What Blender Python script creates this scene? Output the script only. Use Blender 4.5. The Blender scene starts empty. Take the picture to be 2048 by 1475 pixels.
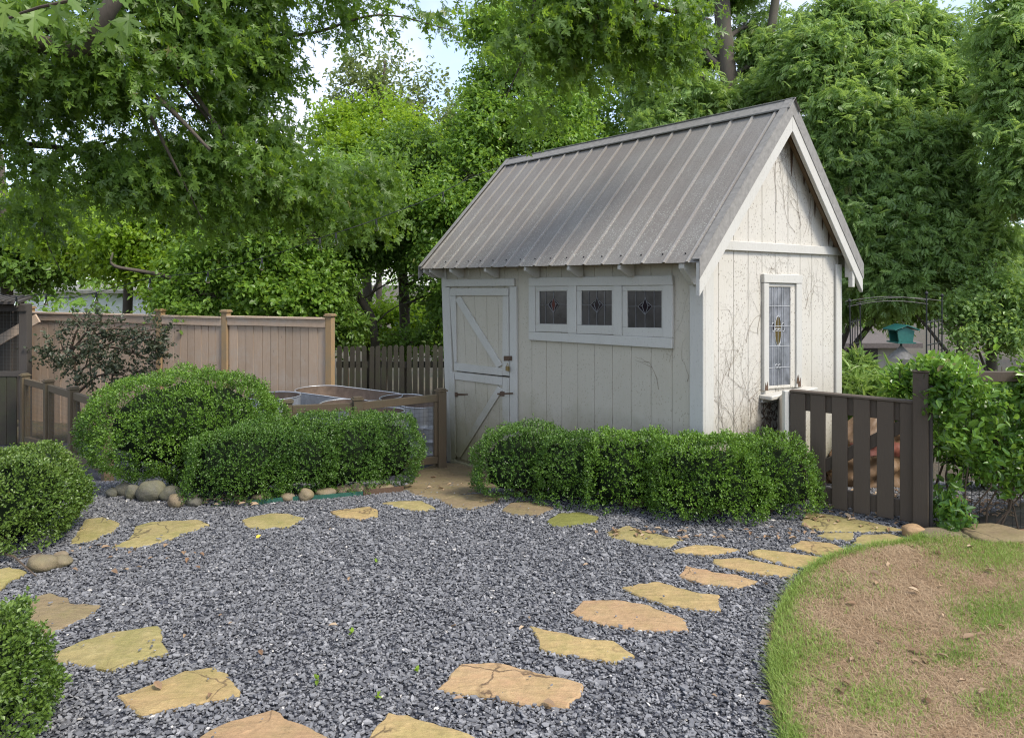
import bpy, math, random
import numpy as np
from mathutils import Vector
R = math.radians
rng = np.random.default_rng(7)
random.seed(7)
S = bpy.context.scene
COL = S.collection

# ------------------------------------------------------------------ camera, world, sun, exposure
F, HY, CAMH = 1400.0, 560.0, 1.6           # focal length and horizon in pixels of the 2048-wide photograph
cam_d = bpy.data.cameras.new('camera'); cam = bpy.data.objects.new('camera', cam_d); COL.objects.link(cam)
cam.location = (0, 0, CAMH); cam.rotation_euler = (R(90), 0, 0)
cam_d.sensor_width = 36; cam_d.lens = F / 2048 * 36; cam_d.shift_y = -(737.5 - HY) / 2048
cam_d.clip_start = .05; cam_d.clip_end = 2000
S.camera = cam

SUN_EL, SUN_AZ = R(52), R(126)             # azimuth clockwise from +Y (north)
sd = bpy.data.lights.new('sun', 'SUN'); sd.energy = 1.5; sd.angle = R(16); sd.color = (1, .93, .82)
so = bpy.data.objects.new('sun', sd); COL.objects.link(so)
sv = Vector((math.sin(SUN_AZ) * math.cos(SUN_EL), math.cos(SUN_AZ) * math.cos(SUN_EL), math.sin(SUN_EL)))
so.rotation_euler = sv.to_track_quat('Z', 'Y').to_euler(); so.location = (8, -4, 14)

W = bpy.data.worlds.new('World'); S.world = W; W.use_nodes = True
wt = W.node_tree; wt.nodes.clear()
wo = wt.nodes.new('ShaderNodeOutputWorld'); wb = wt.nodes.new('ShaderNodeBackground')
sk = wt.nodes.new('ShaderNodeTexSky'); sk.sky_type = 'NISHITA'; sk.sun_disc = False
sk.sun_elevation = SUN_EL; sk.sun_rotation = SUN_AZ; sk.air_density = 1.0; sk.dust_density = 1.2; sk.ozone_density = 5.0
tc = wt.nodes.new('ShaderNodeTexCoord'); nz = wt.nodes.new('ShaderNodeTexNoise')
nz.inputs['Scale'].default_value = 2.6; nz.inputs['Detail'].default_value = 6; nz.inputs['Roughness'].default_value = .6
cr = wt.nodes.new('ShaderNodeValToRGB'); cr.color_ramp.elements[0].position = .46; cr.color_ramp.elements[1].position = .80; cr.color_ramp.elements[0].color = (.28, .28, .28, 1)
mx = wt.nodes.new('ShaderNodeMix'); mx.data_type = 'RGBA'
mx.inputs[7].default_value = (4.1, 3.85, 3.75, 1)
wt.links.new(tc.outputs['Generated'], nz.inputs['Vector']); wt.links.new(nz.outputs['Fac'], cr.inputs['Fac'])
wt.links.new(cr.outputs['Color'], mx.inputs[0]); wt.links.new(sk.outputs['Color'], mx.inputs[6])
wt.links.new(mx.outputs[2], wb.inputs['Color']); wb.inputs['Strength'].default_value = .12
wt.links.new(wb.outputs[0], wo.inputs['Surface'])

S.view_settings.view_transform = 'Standard'; S.view_settings.look = 'None'
S.view_settings.exposure = 1.65; S.view_settings.gamma = 1
S.render.engine = 'CYCLES'
cy = S.cycles
cy.max_bounces = 7; cy.diffuse_bounces = 4; cy.glossy_bounces = 3; cy.transmission_bounces = 5; cy.transparent_max_bounces = 8
cy.caustics_reflective = False; cy.caustics_refractive = False
cy.use_denoising = True; cy.filter_width = 1.15; cy.use_adaptive_sampling = False
try: cy.denoiser = 'OPENIMAGEDENOISE'; cy.denoising_prefilter = 'NONE'
except Exception: pass
cy.sample_clamp_indirect = 3

# ------------------------------------------------------------------ terrain and picture-to-place helpers
def sstep(a, b, t):
    t = np.clip((t - a) / (b - a), 0, 1); return t * t * (3 - 2 * t)
def terr(x, y):
    return -.38 * sstep(4.9, 7.3, y) - .2 * sstep(7.5, 10, y) - 2.2 * sstep(13, 26, y)
def px(u, v, Y): return np.array([(u - 1024) / F * Y, Y, CAMH - (v - HY) / F * Y])
def gp(u, v):
    z = 0.
    for _ in range(60):
        Y = (CAMH - z) * F / (v - HY); z = .5 * z + .5 * float(terr(0, Y))
    return px(u, v, Y)

# ------------------------------------------------------------------ things, parts, properties
XF = {}
def thing(name, label, cat, loc=(0, 0, 0), rotz=0., group=None):
    o = bpy.data.objects.new(name, None); COL.objects.link(o); o.empty_display_size = .1
    o.location = loc; o.rotation_euler = (0, 0, rotz); XF[o.name] = (np.array(loc, float), rotz)
    return tag(o, label, cat, group)
def tag(o, label=None, cat=None, group=None, kind=None):
    if label: o['label'] = label
    if cat: o['category'] = cat
    if group: o['group'] = group
    if kind: o['kind'] = kind
    return o
def inv(o, V):
    if o is None: return V
    loc, r = XF[o.name]; c, s = math.cos(-r), math.sin(-r); V = V - loc
    return np.stack([V[:, 0] * c - V[:, 1] * s, V[:, 0] * s + V[:, 1] * c, V[:, 2]], 1)

def mesh_from(name, V, LV, LT, mats, mi=None, rnd=None, smooth=False):
    m = bpy.data.meshes.new(name)
    m.vertices.add(len(V)); m.vertices.foreach_set('co', np.ascontiguousarray(V, np.float32).ravel())
    m.loops.add(len(LV)); m.loops.foreach_set('vertex_index', np.ascontiguousarray(LV, np.int32))
    m.polygons.add(len(LT)); st = np.concatenate([[0], np.cumsum(LT)[:-1]]).astype(np.int32)
    m.polygons.foreach_set('loop_start', st)
    for x in (mats if isinstance(mats, (list, tuple)) else [mats]): m.materials.append(x)
    if mi is not None: m.polygons.foreach_set('material_index', np.ascontiguousarray(mi, np.int32))
    m.polygons.foreach_set('use_smooth', np.full(len(LT), smooth, bool))
    if rnd is not None:
        a = m.attributes.new('rnd', 'FLOAT', 'FACE'); a.data.foreach_set('value', np.ascontiguousarray(rnd, np.float32))
    m.update(calc_edges=True); m.validate()
    return m

class G:
    """collects shapes; build() links them as one mesh object"""
    def __init__(s): s.V = []; s.L = []; s.T = []; s.M = []; s.R = []; s.n = 0
    def add(s, V, faces, mi=0, rnd=None):
        V = np.asarray(V, float)
        r = random.random() if rnd is None else rnd
        for f in faces:
            s.L.extend([i + s.n for i in f]); s.T.append(len(f)); s.M.append(mi); s.R.append(r)
        s.V.append(V); s.n += len(V); return s
    def hexa(s, P, mi=0, rnd=None):       # 8 points: bottom ring, top ring
        return s.add(P, [(3, 2, 1, 0), (4, 5, 6, 7), (0, 1, 5, 4), (1, 2, 6, 5), (2, 3, 7, 6), (3, 0, 4, 7)], mi, rnd)
    def box(s, a, b, mi=0, rnd=None):
        x0, y0, z0 = np.minimum(a, b); x1, y1, z1 = np.maximum(a, b)
        return s.hexa([(x0, y0, z0), (x1, y0, z0), (x1, y1, z0), (x0, y1, z0), (x0, y0, z1), (x1, y0, z1), (x1, y1, z1), (x0, y1, z1)], mi, rnd)
    def beam(s, p, q, w, h, up=(0, 0, 1), mi=0, rnd=None):
        p = np.array(p, float); q = np.array(q, float); d = q - p; d /= np.linalg.norm(d)
        up = np.array(up, float); sd = np.cross(d, up); sd /= np.linalg.norm(sd); u = np.cross(sd, d)
        a, b = sd * w / 2, u * h / 2
        return s.hexa([p - a - b, p + a - b, p + a + b, p - a + b, q - a - b, q + a - b, q + a + b, q - a + b], mi, rnd)
    def tube(s, P, r, k=8, mi=0, rnd=None, cap=True):
        P = np.asarray(P, float); n = len(P); r = np.broadcast_to(np.asarray(r, float), (n,))
        T = np.gradient(P, axis=0) if n > 2 else np.repeat((P[1] - P[0])[None], 2, 0)
        T = T / (np.linalg.norm(T, axis=1)[:, None] + 1e-9)
        ref = np.array([0, 0, 1.]) if abs(T[:, 2]).mean() < .8 else np.array([1., 0, 0])
        A = np.cross(T, ref); A /= np.linalg.norm(A, axis=1)[:, None] + 1e-9; B = np.cross(T, A)
        th = np.arange(k) * 2 * math.pi / k
        V = P[:, None] + r[:, None, None] * (np.cos(th)[None, :, None] * A[:, None] + np.sin(th)[None, :, None] * B[:, None])
        f = [(i * k + j, i * k + (j + 1) % k, (i + 1) * k + (j + 1) % k, (i + 1) * k + j) for i in range(n - 1) for j in range(k)]
        if cap: f += [tuple(range(k - 1, -1, -1)), tuple((n - 1) * k + j for j in range(k))]
        return s.add(V.reshape(-1, 3), f, mi, rnd)
    def prism(s, poly, off, mi=0, rnd=None):   # polygon of 3D points, extruded by the vector off
        P = np.asarray(poly, float); n = len(P); V = np.concatenate([P, P + np.asarray(off, float)])
        return s.add(V, [tuple(range(n - 1, -1, -1)), tuple(range(n, 2 * n))] + [(i, (i + 1) % n, n + (i + 1) % n, n + i) for i in range(n)], mi, rnd)
    def lathe(s, c, prof, k=24, mi=0, rnd=None, sx=1., sy=1., rot=0., straight=0.):
        # prof: (radius, z); straight stretches the ring into a stadium along its local x axis
        th = np.arange(k) * 2 * math.pi / k; V = []
        for r, z in prof:
            x = np.cos(th) * r * sx + np.sign(np.cos(th)) * straight / 2; y = np.sin(th) * r * sy
            V.append(np.stack([c[0] + x * math.cos(rot) - y * math.sin(rot), c[1] + x * math.sin(rot) + y * math.cos(rot), np.full(k, c[2] + z)], 1))
        n = len(prof)
        return s.add(np.concatenate(V), [(i * k + j, i * k + (j + 1) % k, (i + 1) * k + (j + 1) % k, (i + 1) * k + j) for i in range(n - 1) for j in range(k)], mi, rnd)
    def build(s, name, mat, parent=None, world=True, smooth=False, bevel=0., label=None):
        V = np.concatenate(s.V); root = parent
        while root is not None and root.parent is not None: root = root.parent
        if root is not None and world: V = inv(root, V)
        me = mesh_from(name, V, s.L, s.T, mat, s.M, s.R, smooth)
        o = bpy.data.objects.new(name, me); COL.objects.link(o); o.parent = parent
        if bevel:
            b = o.modifiers.new('bevel', 'BEVEL'); b.width = bevel; b.segments = 1; b.limit_method = 'ANGLE'; b.angle_limit = R(40)
        if label: o['label'] = label
        return o
    def solo(s, name, mat, base, label, cat, group=None, kind=None, smooth=False, bevel=0.):
        s.V = [v - np.asarray(base, float) for v in s.V]
        o = s.build(name, mat, None, smooth=smooth, bevel=bevel); o.location = base
        return tag(o, label, cat, group, kind)

# ------------------------------------------------------------------ materials
class NT:
    def __init__(s, name):
        s.m = bpy.data.materials.new(name); s.m.use_nodes = True; s.t = s.m.node_tree
        s.b = s.t.nodes['Principled BSDF']; s.out = s.t.nodes['Material Output']
    def n(s, typ, ins=None, **pr):
        x = s.t.nodes.new('ShaderNode' + typ)
        for k, v in pr.items(): setattr(x, k, v)
        for k, v in (ins or {}).items():
            if hasattr(v, 'is_linked'): s.t.links.new(v, x.inputs[k])
            else: x.inputs[k].default_value = v
        return x
    def set(s, k, v):
        if hasattr(v, 'is_linked'): s.t.links.new(v, s.b.inputs[k])
        else: s.b.inputs[k].default_value = v
    def obj(s, scale=(1, 1, 1)):
        g = s.n('NewGeometry') if False else s.n('TexCoord')
        return s.n('Mapping', {'Vector': g.outputs['Object'], 'Scale': scale}).outputs[0]
    def noise(s, vec, scale, detail=5, rough=.6, dist=0.):
        return s.n('TexNoise', {'Vector': vec, 'Scale': scale, 'Detail': detail, 'Roughness': rough, 'Distortion': dist}).outputs['Fac']
    def vor(s, vec, scale, feature='F1', out='Distance', rand=1.):
        return s.n('TexVoronoi', {'Vector': vec, 'Scale': scale, 'Randomness': rand}, feature=feature).outputs[out]
    def ramp(s, fac, stops, interp='LINEAR'):
        r = s.n('ValToRGB', {'Fac': fac}); r.color_ramp.interpolation = interp; e = r.color_ramp.elements
        while len(e) < len(stops): e.new(.5)
        for i, (p, c) in enumerate(stops):
            e[i].position = p; e[i].color = (*c, 1) if hasattr(c, '__len__') else (c, c, c, 1)
        return r.outputs['Color']
    def mix(s, fac, a, b, mode='MIX'):
        x = s.n('Mix', data_type='RGBA', blend_type=mode)
        for i, v in ((0, fac), (6, a), (7, b)):
            if hasattr(v, 'is_linked'): s.t.links.new(v, x.inputs[i])
            elif hasattr(v, '__len__'): x.inputs[i].default_value = (*v, 1)
            else: x.inputs[i].default_value = v
        return x.outputs[2]
    def math(s, op, a, b=0.):
        return s.n('Math', {0: a, 1: b}, operation=op).outputs[0]
    def attr(s, name='rnd'): return s.n('Attribute', attribute_name=name).outputs['Fac']
    def sep(s, vec): return s.n('SeparateXYZ', {0: vec}).outputs
    def bump(s, h, strength=.4, dist=.01):
        s.set('Normal', s.n('Bump', {'Height': h, 'Strength': strength, 'Distance': dist}).outputs[0])

def m_wood(name, c0, c1, rough=.8, grain=(14, 14, 1.2), knots=0., stain=None, var=.35):
    t = NT(name); v = t.obj(grain); g = t.noise(v, 6, 6, .65, .6)
    c = t.mix(g, c0, c1); r = t.attr()
    c = t.mix(t.math('MULTIPLY', r, var), c, tuple(.45 * x for x in c0))
    if knots:
        k = t.vor(t.obj((7, 7, 2.6)), 1.6); c = t.mix(t.ramp(k, [(.03, knots), (.11, 0.)]), c, tuple(.35 * x for x in c0))
    if stain:
        n2 = t.noise(t.obj(), 3.2, 5, .7); c = t.mix(t.ramp(n2, [(.48, 0.), (.72, .75)]), c, stain)
    t.set('Base Color', c); t.set('Roughness', rough); t.bump(g, .5, .004); return t.m

def m_leaf(name, ca, cb, cc, trans=.35, rough=.42, tcol=None, patch=1.2):
    t = NT(name); r = t.attr()
    c = t.ramp(r, [(0., ca), (.55, cb), (.95, cc), (.985, cc), (1., (.17, .115, .05))])
    n = t.noise(t.obj(), patch, 3, .5); c = t.mix(t.ramp(n, [(.35, 0.), (.7, .55)]), c, cc)
    t.set('Base Color', c); t.set('Roughness', rough); t.set('Specular IOR Level', .45)
    tr = t.n('BsdfTranslucent', {'Color': t.mix(.65, c, tcol or tuple(min(1, 1.9 * x) for x in cc))})
    ms = t.n('MixShader', {0: trans, 1: t.b.outputs[0], 2: tr.outputs[0]})
    t.t.links.new(ms.outputs[0], t.out.inputs[0]); return t.m

def m_plain(name, c, rough=.6, metal=0., nscale=20, amt=.3, bump=.2, spec=.5):
    t = NT(name); n = t.noise(t.obj(), nscale, 6, .65)
    t.set('Base Color', t.mix(t.ramp(n, [(.3, 0.), (.75, 1.)]), c, tuple(x * (1 - amt) for x in c)))
    t.set('Roughness', rough); t.set('Metallic', metal); t.set('Specular IOR Level', spec)
    if bump: t.bump(n, bump, .004)
    return t.m

def m_paint(name, base, dirt, speck=.5, algae=.5, grain=True, smooth=False):
    t = NT(name); o = t.obj(); P = t.sep(o)
    g = t.noise(t.obj((45, 45, 3.2)), 2.2, 5, .6, .8)
    c = t.mix(t.ramp(g, [(.3, .0), (.8, .30)]), base, tuple(x * .72 for x in base))
    n = t.noise(o, 2.1, 6, .7); c = t.mix(t.ramp(n, [(.45, 0.), (.8, .5)]), c, dirt)
    # grime and algae creeping up from the ground
    low = t.n('MapRange', {'Value': t.math('ADD', P[2], t.math('MULTIPLY', t.noise(o, 3.5, 5, .7), .9)), 'From Min': 1.0, 'From Max': .22}).outputs[0]
    c = t.mix(t.math('MULTIPLY', low, algae), c, (.20, .19, .09))
    # dry speckle left by clinging vines
    d = t.vor(t.obj((1, 1, .8)), 46); ms = t.noise(o, 3.3, 5, .75, .5); fine = t.noise(o, 70, 3, .7)
    dots = t.math('MULTIPLY', t.ramp(d, [(.16, 1.), (.30, 0.)]), t.ramp(ms, [(.38, 0.), (.54, 1.)]))
    sq = t.math('MULTIPLY', t.ramp(t.vor(t.n('Mapping', {'Vector': t.n('VectorMath', {0: o, 1: t.n('TexNoise', {'Vector': o, 'Scale': 9.0, 'Detail': 3}).outputs['Color']}, operation='ADD').outputs[0]}).outputs[0], 13, 'DISTANCE_TO_EDGE'), [(.008, 1.), (.03, 0.)]), t.ramp(t.noise(o, 5.5, 4, .7), [(.50, 0.), (.66, .45)]))
    k = t.math('MAXIMUM', dots, sq)
    c = t.mix(t.math('MULTIPLY', t.math('MULTIPLY', k, t.ramp(fine, [(.3, .35), (.6, 1.)])), speck), c, (.10, .075, .045))
    t.set('Base Color', c); t.set('Roughness', .62); t.bump(t.math('ADD', g, t.math('MULTIPLY', fine, .4)), .45 if grain else .2, .004); return t.m

MT = {}
MT['siding'] = m_paint('shaded_cream_siding_paint', (.47, .43, .345), (.39, .345, .25), .4, .85)  # base darker than the gable's, putting the front wall's shade into the paint
MT['siding_gable'] = m_paint('lit_vine_marked_siding_paint', (.53, .50, .435), (.44, .41, .32), .85, .8)  # real vine marks, over a base kept paler for the sunlit gable side
MT['trim'] = m_paint('white_trim_paint', (.50, .485, .435), (.41, .39, .33), .22, .55)
MT['door_trim'] = m_paint('door_trim_paint', (.49, .475, .425), (.38, .355, .29), .25, .9)
MT['gate'] = m_wood('dark_brown_stained_wood', (.085, .063, .042), (.056, .042, .029), .7, (30, 30, 2), var=.25)
MT['cedar'] = m_wood('weathered_cedar', (.62, .465, .335), (.36, .26, .185), .85, (22, 22, 1.1), .95, (.44, .375, .31), .6)
MT['post'] = m_wood('cedar_post_wood', (0.391, 0.264, 0.136), (0.272, 0.178, 0.093), .85, (26, 26, 1.4), .5, (0.204, 0.187, 0.136), .25)
MT['oldwood'] = m_wood('dark_mossy_picket_wood', (.058, .050, .034), (.032, .029, .022), .9, (20, 20, 1.5), 0, (.05, .06, .025), .5)
MT['fencewood'] = m_wood('brown_damp_post_wood', (.19, .135, .075), (.10, .075, .043), .85, (24, 24, 1.6), .3, (.12, .11, .06), .3)
MT['coop'] = m_wood('grey_brown_coop_timber', (.085, .072, .06), (.045, .04, .036), .85, (20, 20, 1.5), 0, None, .3)
MT['soffit'] = m_wood('brown_soffit_wood', (.30, .21, .12), (.20, .14, .085), .8, (1.2, 20, 20), 0, None, .3)
MT['bark'] = m_wood('grey_brown_bark', (.13, .105, .08), (.045, .037, .03), .95, (9, 9, 1.6), 0, (.075, .085, .05), 0.)
MT['dead_vine'] = m_plain('dry_vine_stem', (.20, .155, .105), .9, 0, 30, .4, .3)
MT['twig'] = m_plain('brown_twig_bark', (.10, .07, .045), .9, 0, 30, .4, .3)
MT['blackmetal'] = m_plain('black_iron', (.022, .023, .024), .5, .3, 40, .3, 0)
MT['greywire'] = m_plain('grey_wire', (.12, .12, .11), .5, .6, 40, .3, 0)
MT['lead'] = m_plain('lead_came', (.46, .47, .47), .6, .2, 40, .3, 0)
MT['lead_dark'] = m_plain('dull_lead_came', (.20, .20, .20), .6, .2, 40, .3, 0)
MT['brass'] = m_plain('tarnished_brass', (.38, .28, .12), .45, .9, 40, .4, .1)
MT['rust'] = m_plain('rusty_iron', (.12, .072, .042), .8, .1, 60, .5, .3)
MT['gap_shade'] = m_plain('gap_shade_black', (.02, .018, .015), .9, 0, 10, .2, 0)

def m_glass(name, c, rough, bump):
    t = NT(name); n = t.noise(t.obj(), 34, 3, .6); t.set('Base Color', t.mix(t.ramp(t.noise(t.obj(), 7, 3, .6), [(.35, 0.), (.7, 1.)]), c, tuple(2.4 * x for x in c)))
    t.set('Roughness', rough); t.set('Specular IOR Level', .6)
    t.bump(n, bump, .004); return t.m
MT['glass'] = m_glass('dusky_window_glass', (.022, .021, .021), .18, .12)
MT['glass_pale'] = m_glass('frosted_grey_glass', (.10, .105, .115), .22, .35)
MT['glass_dark'] = m_plain('black_violet_glass', (.006, .004, .010), .1, 0, 10, .2, 0)
MT['glass_red'] = m_plain('red_glass', (.07, .008, .006), .12, 0, 10, .2, 0)
MT['glass_amber'] = m_plain('amber_glass', (.085, .06, .014), .2, 0, 10, .4, 0)

def m_roof():
    t = NT('weathered_galvanised_roofing'); o = t.obj(); P = t.sep(o)
    st = t.noise(t.obj((26, 1.1, 1.1)), 2.0, 5, .7)
    c = t.mix(t.ramp(st, [(.3, 0.), (.72, 1.)]), (.235, .213, .187), (.175, .158, .139))
    n = t.noise(o, 1.8, 5, .65); c = t.mix(t.ramp(n, [(.42, 0.), (.7, .55)]), c, (.25, .245, .225))
    low = t.n('MapRange', {'Value': P[2], 'From Min': 2.9, 'From Max': 1.75}).outputs[0]
    d = t.vor(o, 62); li = t.math('MULTIPLY', t.ramp(d, [(.22, 1.), (.38, 0.)]), t.ramp(t.noise(o, 4.2, 5, .7), [(.40, 0.), (.58, 1.)]))
    c = t.mix(t.math('MULTIPLY', t.math('MULTIPLY', li, low), .85), c, (.42, .43, .38))
    d2 = t.noise(o, 95, 3, .7); c = t.mix(t.ramp(d2, [(.47, 0.), (.66, .6)]), c, (.12, .112, .10))
    edge = t.attr(); c = t.mix(t.math('MULTIPLY', t.ramp(edge, [(.90, 0.), (.91, 1.)]), .38), c, (.42, .40, .37))
    t.set('Base Color', c); t.set('Roughness', .72); t.set('Specular IOR Level', .3); t.bump(t.noise(o, 60, 4, .7), .25, .003); return t.m
MT['roof'] = m_roof()
MT['flash'] = m_plain('grey_metal_flashing', (0.270, 0.258, 0.234), .7, .0, 22, .4, .2, .3)

def m_galv():
    t = NT('galvanised_steel'); o = t.obj(); v = t.vor(o, 28, 'F1', 'Color')
    s_ = t.sep(v)[0]; c = t.mix(s_, (.60, .61, .62), (.48, .49, .50))
    c = t.mix(t.ramp(t.noise(o, 3, 5, .7), [(.5, 0.), (.75, .6)]), c, (.36, .345, .32))
    t.set('Base Color', c); t.set('Metallic', .45); t.set('Roughness', .36); return t.m
MT['galv'] = m_galv()
MT['tank_in'] = m_plain('tank_inside_rust_film', (.24, .17, .12), .7, .1, 12, .5, .2)

def m_stone(name, c0, c1, c2, moss=.3):
    t = NT(name); o = t.obj()
    off = t.n('VectorMath', {0: t.n('NewGeometry').outputs['Position'], 1: (0, 0, 0)}, operation='ADD').outputs[0]
    n = t.noise(off, 3.2, 7, .7, .8); n2 = t.noise(off, 26, 6, .75)
    lay = t.noise(t.n('Mapping', {'Vector': off, 'Scale': (3, 12, 3), 'Rotation': (0, 0, .5)}).outputs[0], 2.4, 5, .6, 1.0)
    c = t.mix(t.ramp(n, [(.32, 0.), (.68, 1.)]), c0, c1); c = t.mix(t.ramp(lay, [(.45, 0.), (.7, .6)]), c, c2)
    c = t.mix(t.ramp(n2, [(.36, .5), (.6, 0.)]), c, tuple(.5 * x for x in c0))
    g = t.noise(off, 5.1, 6, .75); c = t.mix(t.math('MULTIPLY', t.ramp(g, [(.44, 0.), (.66, 1.)]), moss), c, (.17, .175, .035))
    wv = t.n('VectorMath', {0: off, 1: t.n('VectorMath', {0: t.n('TexNoise', {'Vector': off, 'Scale': 5.0, 'Detail': 5}).outputs['Color'], 3: .28}, operation='SCALE').outputs[0]}, operation='ADD').outputs[0]
    ck = t.math('MULTIPLY', t.ramp(t.vor(wv, 2.3, 'DISTANCE_TO_EDGE'), [(.006, 1.), (.016, 0.)]), t.ramp(t.noise(off, 2.3, 3, .6), [(.50, 0.), (.56, 1.)]))
    c = t.mix(t.math('MULTIPLY', ck, .85), c, tuple(.22 * x for x in c1))
    r = t.attr(); c = t.mix(t.math('MULTIPLY', r, .25), c, tuple(.6 * x for x in c1))
    t.set('Base Color', c); t.set('Roughness', .8); t.bump(t.math('ADD', n2, t.math('MULTIPLY', lay, 1.4)), .8, .008); return t.m
MT['flag'] = m_stone('tan_sandstone', (0.424, 0.315, 0.126), (0.381, 0.250, 0.117), (0.478, 0.368, 0.163), .45)
MT['flag_pink'] = m_stone('pinkish_sandstone', (0.414, 0.278, 0.137), (0.381, 0.229, 0.121), (0.457, 0.331, 0.172), .25)
MT['flag_olive'] = m_stone('olive_sandstone', (0.358, 0.294, 0.108), (0.314, 0.242, 0.108), (0.401, 0.341, 0.147), .6)
MT['flag_moss'] = m_stone('mossy_sandstone', (0.172, 0.176, 0.034), (0.146, 0.146, 0.030), (0.206, 0.206, 0.052), .8)
MT['flag_brown'] = m_stone('damp_brown_sandstone', (0.247, 0.183, 0.094), (0.198, 0.144, 0.079), (0.286, 0.223, 0.123), .3)
MT['cobble'] = m_stone('river_cobble', (.24, .18, .105), (.17, .145, .10), (.28, .195, .11), .3)  # colours taken down to stand for the shade under the shrubs
MT['cobble_dark'] = m_stone('dark_cobble', (.13, .125, .095), (.10, .095, .075), (.17, .145, .10), .25)  # darker and greyer than the other cobbles

# ------------------------------------------------------------------ SHED
TH = R(-50.7); SC = 5.15 / 4.9
SC0 = np.array([(1405 - 1024) / F * 5.15, 5.15, 0.])
SL, SW, SO, SE, ZE, ZR, SB = 3.189 * SC, 1.991 * SC, .127, .21, 1.6 + .119 * SC, 1.6 + 1.384 * SC, .241
ZB = -.46
shed = thing('garden_shed', 'white board-sided garden shed with a gabled grey metal roof and stained glass windows', 'shed', SC0, TH)
_o = inv(shed, np.array([[0, 0, CAMH]]))[0]
def ray(u, v):
    a = inv(shed, np.array([[(u - 1024) / F, 1, CAMH - (v - HY) / F]]))[0] - _o
    return a
def wf(u, v, y=0.):
    d = ray(u, v); t = (y - _o[1]) / d[1]; p = _o + d * t; return np.array([p[0], y, p[2]])
def wg(u, v, x=0.):
    d = ray(u, v); t = (x - _o[0]) / d[0]; p = _o + d * t; return np.array([x, p[1], p[2]])
def panelF(g, pts, y0, y1, mi=0, rnd=None):    # quad traced on the front wall, from depth y0 out to y1 (negative = towards us)
    P = np.array([wf(u, v, 0) for u, v in pts]); P[:, 1] = y0
    g.prism(P, (0, y1 - y0, 0), mi, rnd)
def panelG(g, pts, x0, x1, mi=0, rnd=None):
    P = np.array([wg(u, v, 0) for u, v in pts]); P[:, 0] = x0
    g.prism(P, (x1 - x0, 0, 0), mi, rnd)
def strip(p, q, w):                            # traced board from p to q of width w (pixels)
    p, q = np.array(p, float), np.array(q, float); d = q - p; d /= np.linalg.norm(d); n = np.array([-d[1], d[0]]) * w / 2
    return [tuple(p - n), tuple(q - n), tuple(q + n), tuple(p + n)]

def roof_z(y):                                  # underside of the metal
    return ZE + (ZR - ZE) * (1 - abs(y - SW / 2) / (SW / 2 + SE)) - .02
# walls: boards with open grooves over a dark backing
pitch = .205
g = G(); x = -SL + .003
while x < -.01:
    x1 = min(x + pitch - .0055, -.002); g.box((x, .0, ZB), (x1, .02, ZE + .16), 0); x += pitch
g.box((-SL + .004, .006, ZB), (-.004, .05, ZE + .15), 0)
g.box((-SL + .004, SW - .05, ZB), (-.004, SW, ZE + .15), 0)
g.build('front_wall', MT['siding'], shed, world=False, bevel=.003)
g = G(); y = .003
def clipped(y0, y1, z0):
    return [(0, y0, z0), (0, y1, z0)] + ([(0, y1, roof_z(y1)), (0, SW / 2, roof_z(SW / 2)), (0, y0, roof_z(y0))] if y0 < SW / 2 < y1 else [(0, y1, roof_z(y1)), (0, y0, roof_z(y0))])
k = 0
while y < SW - .01:
    y1 = min(y + .2 - .0055, SW - .003)
    g.prism([(-.02, b, c) for a, b, c in clipped(y, y1, ZB)], (.02, 0, 0)); y += .2
g.prism([(-.05, b, c) for a, b, c in clipped(.003, SW - .003, ZB)], (.043, 0, 0))
g.prism([(-SL + .002, b, c) for a, b, c in clipped(.003, SW - .003, ZB)], (.05, 0, 0))
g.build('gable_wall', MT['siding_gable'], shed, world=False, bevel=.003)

# corner boards, each a part
def part(name, mat, g, parent=shed, bevel=.004, label=None, smooth=False): return g.build(name, mat, parent, world=False, bevel=bevel, label=label, smooth=smooth)
zc = ZE - .005
g = G(); g.box((-.10, -.022, ZB), (.022, .0, zc)); part('corner_board', MT['trim'], g)
g = G(); g.box((.0, .001, ZB), (.022, .112, ZE + .05)); part('corner_board', MT['trim'], g)
g = G(); g.box((.0, SW - .085, ZB), (.022, SW + .022, ZE + .02)); part('corner_board', MT['trim'], g)
g = G(); panelF(g, [(885, 535), (894, 535), (906, 935), (898, 935)], .0, -.022); part('corner_board', MT['trim'], g)

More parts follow.
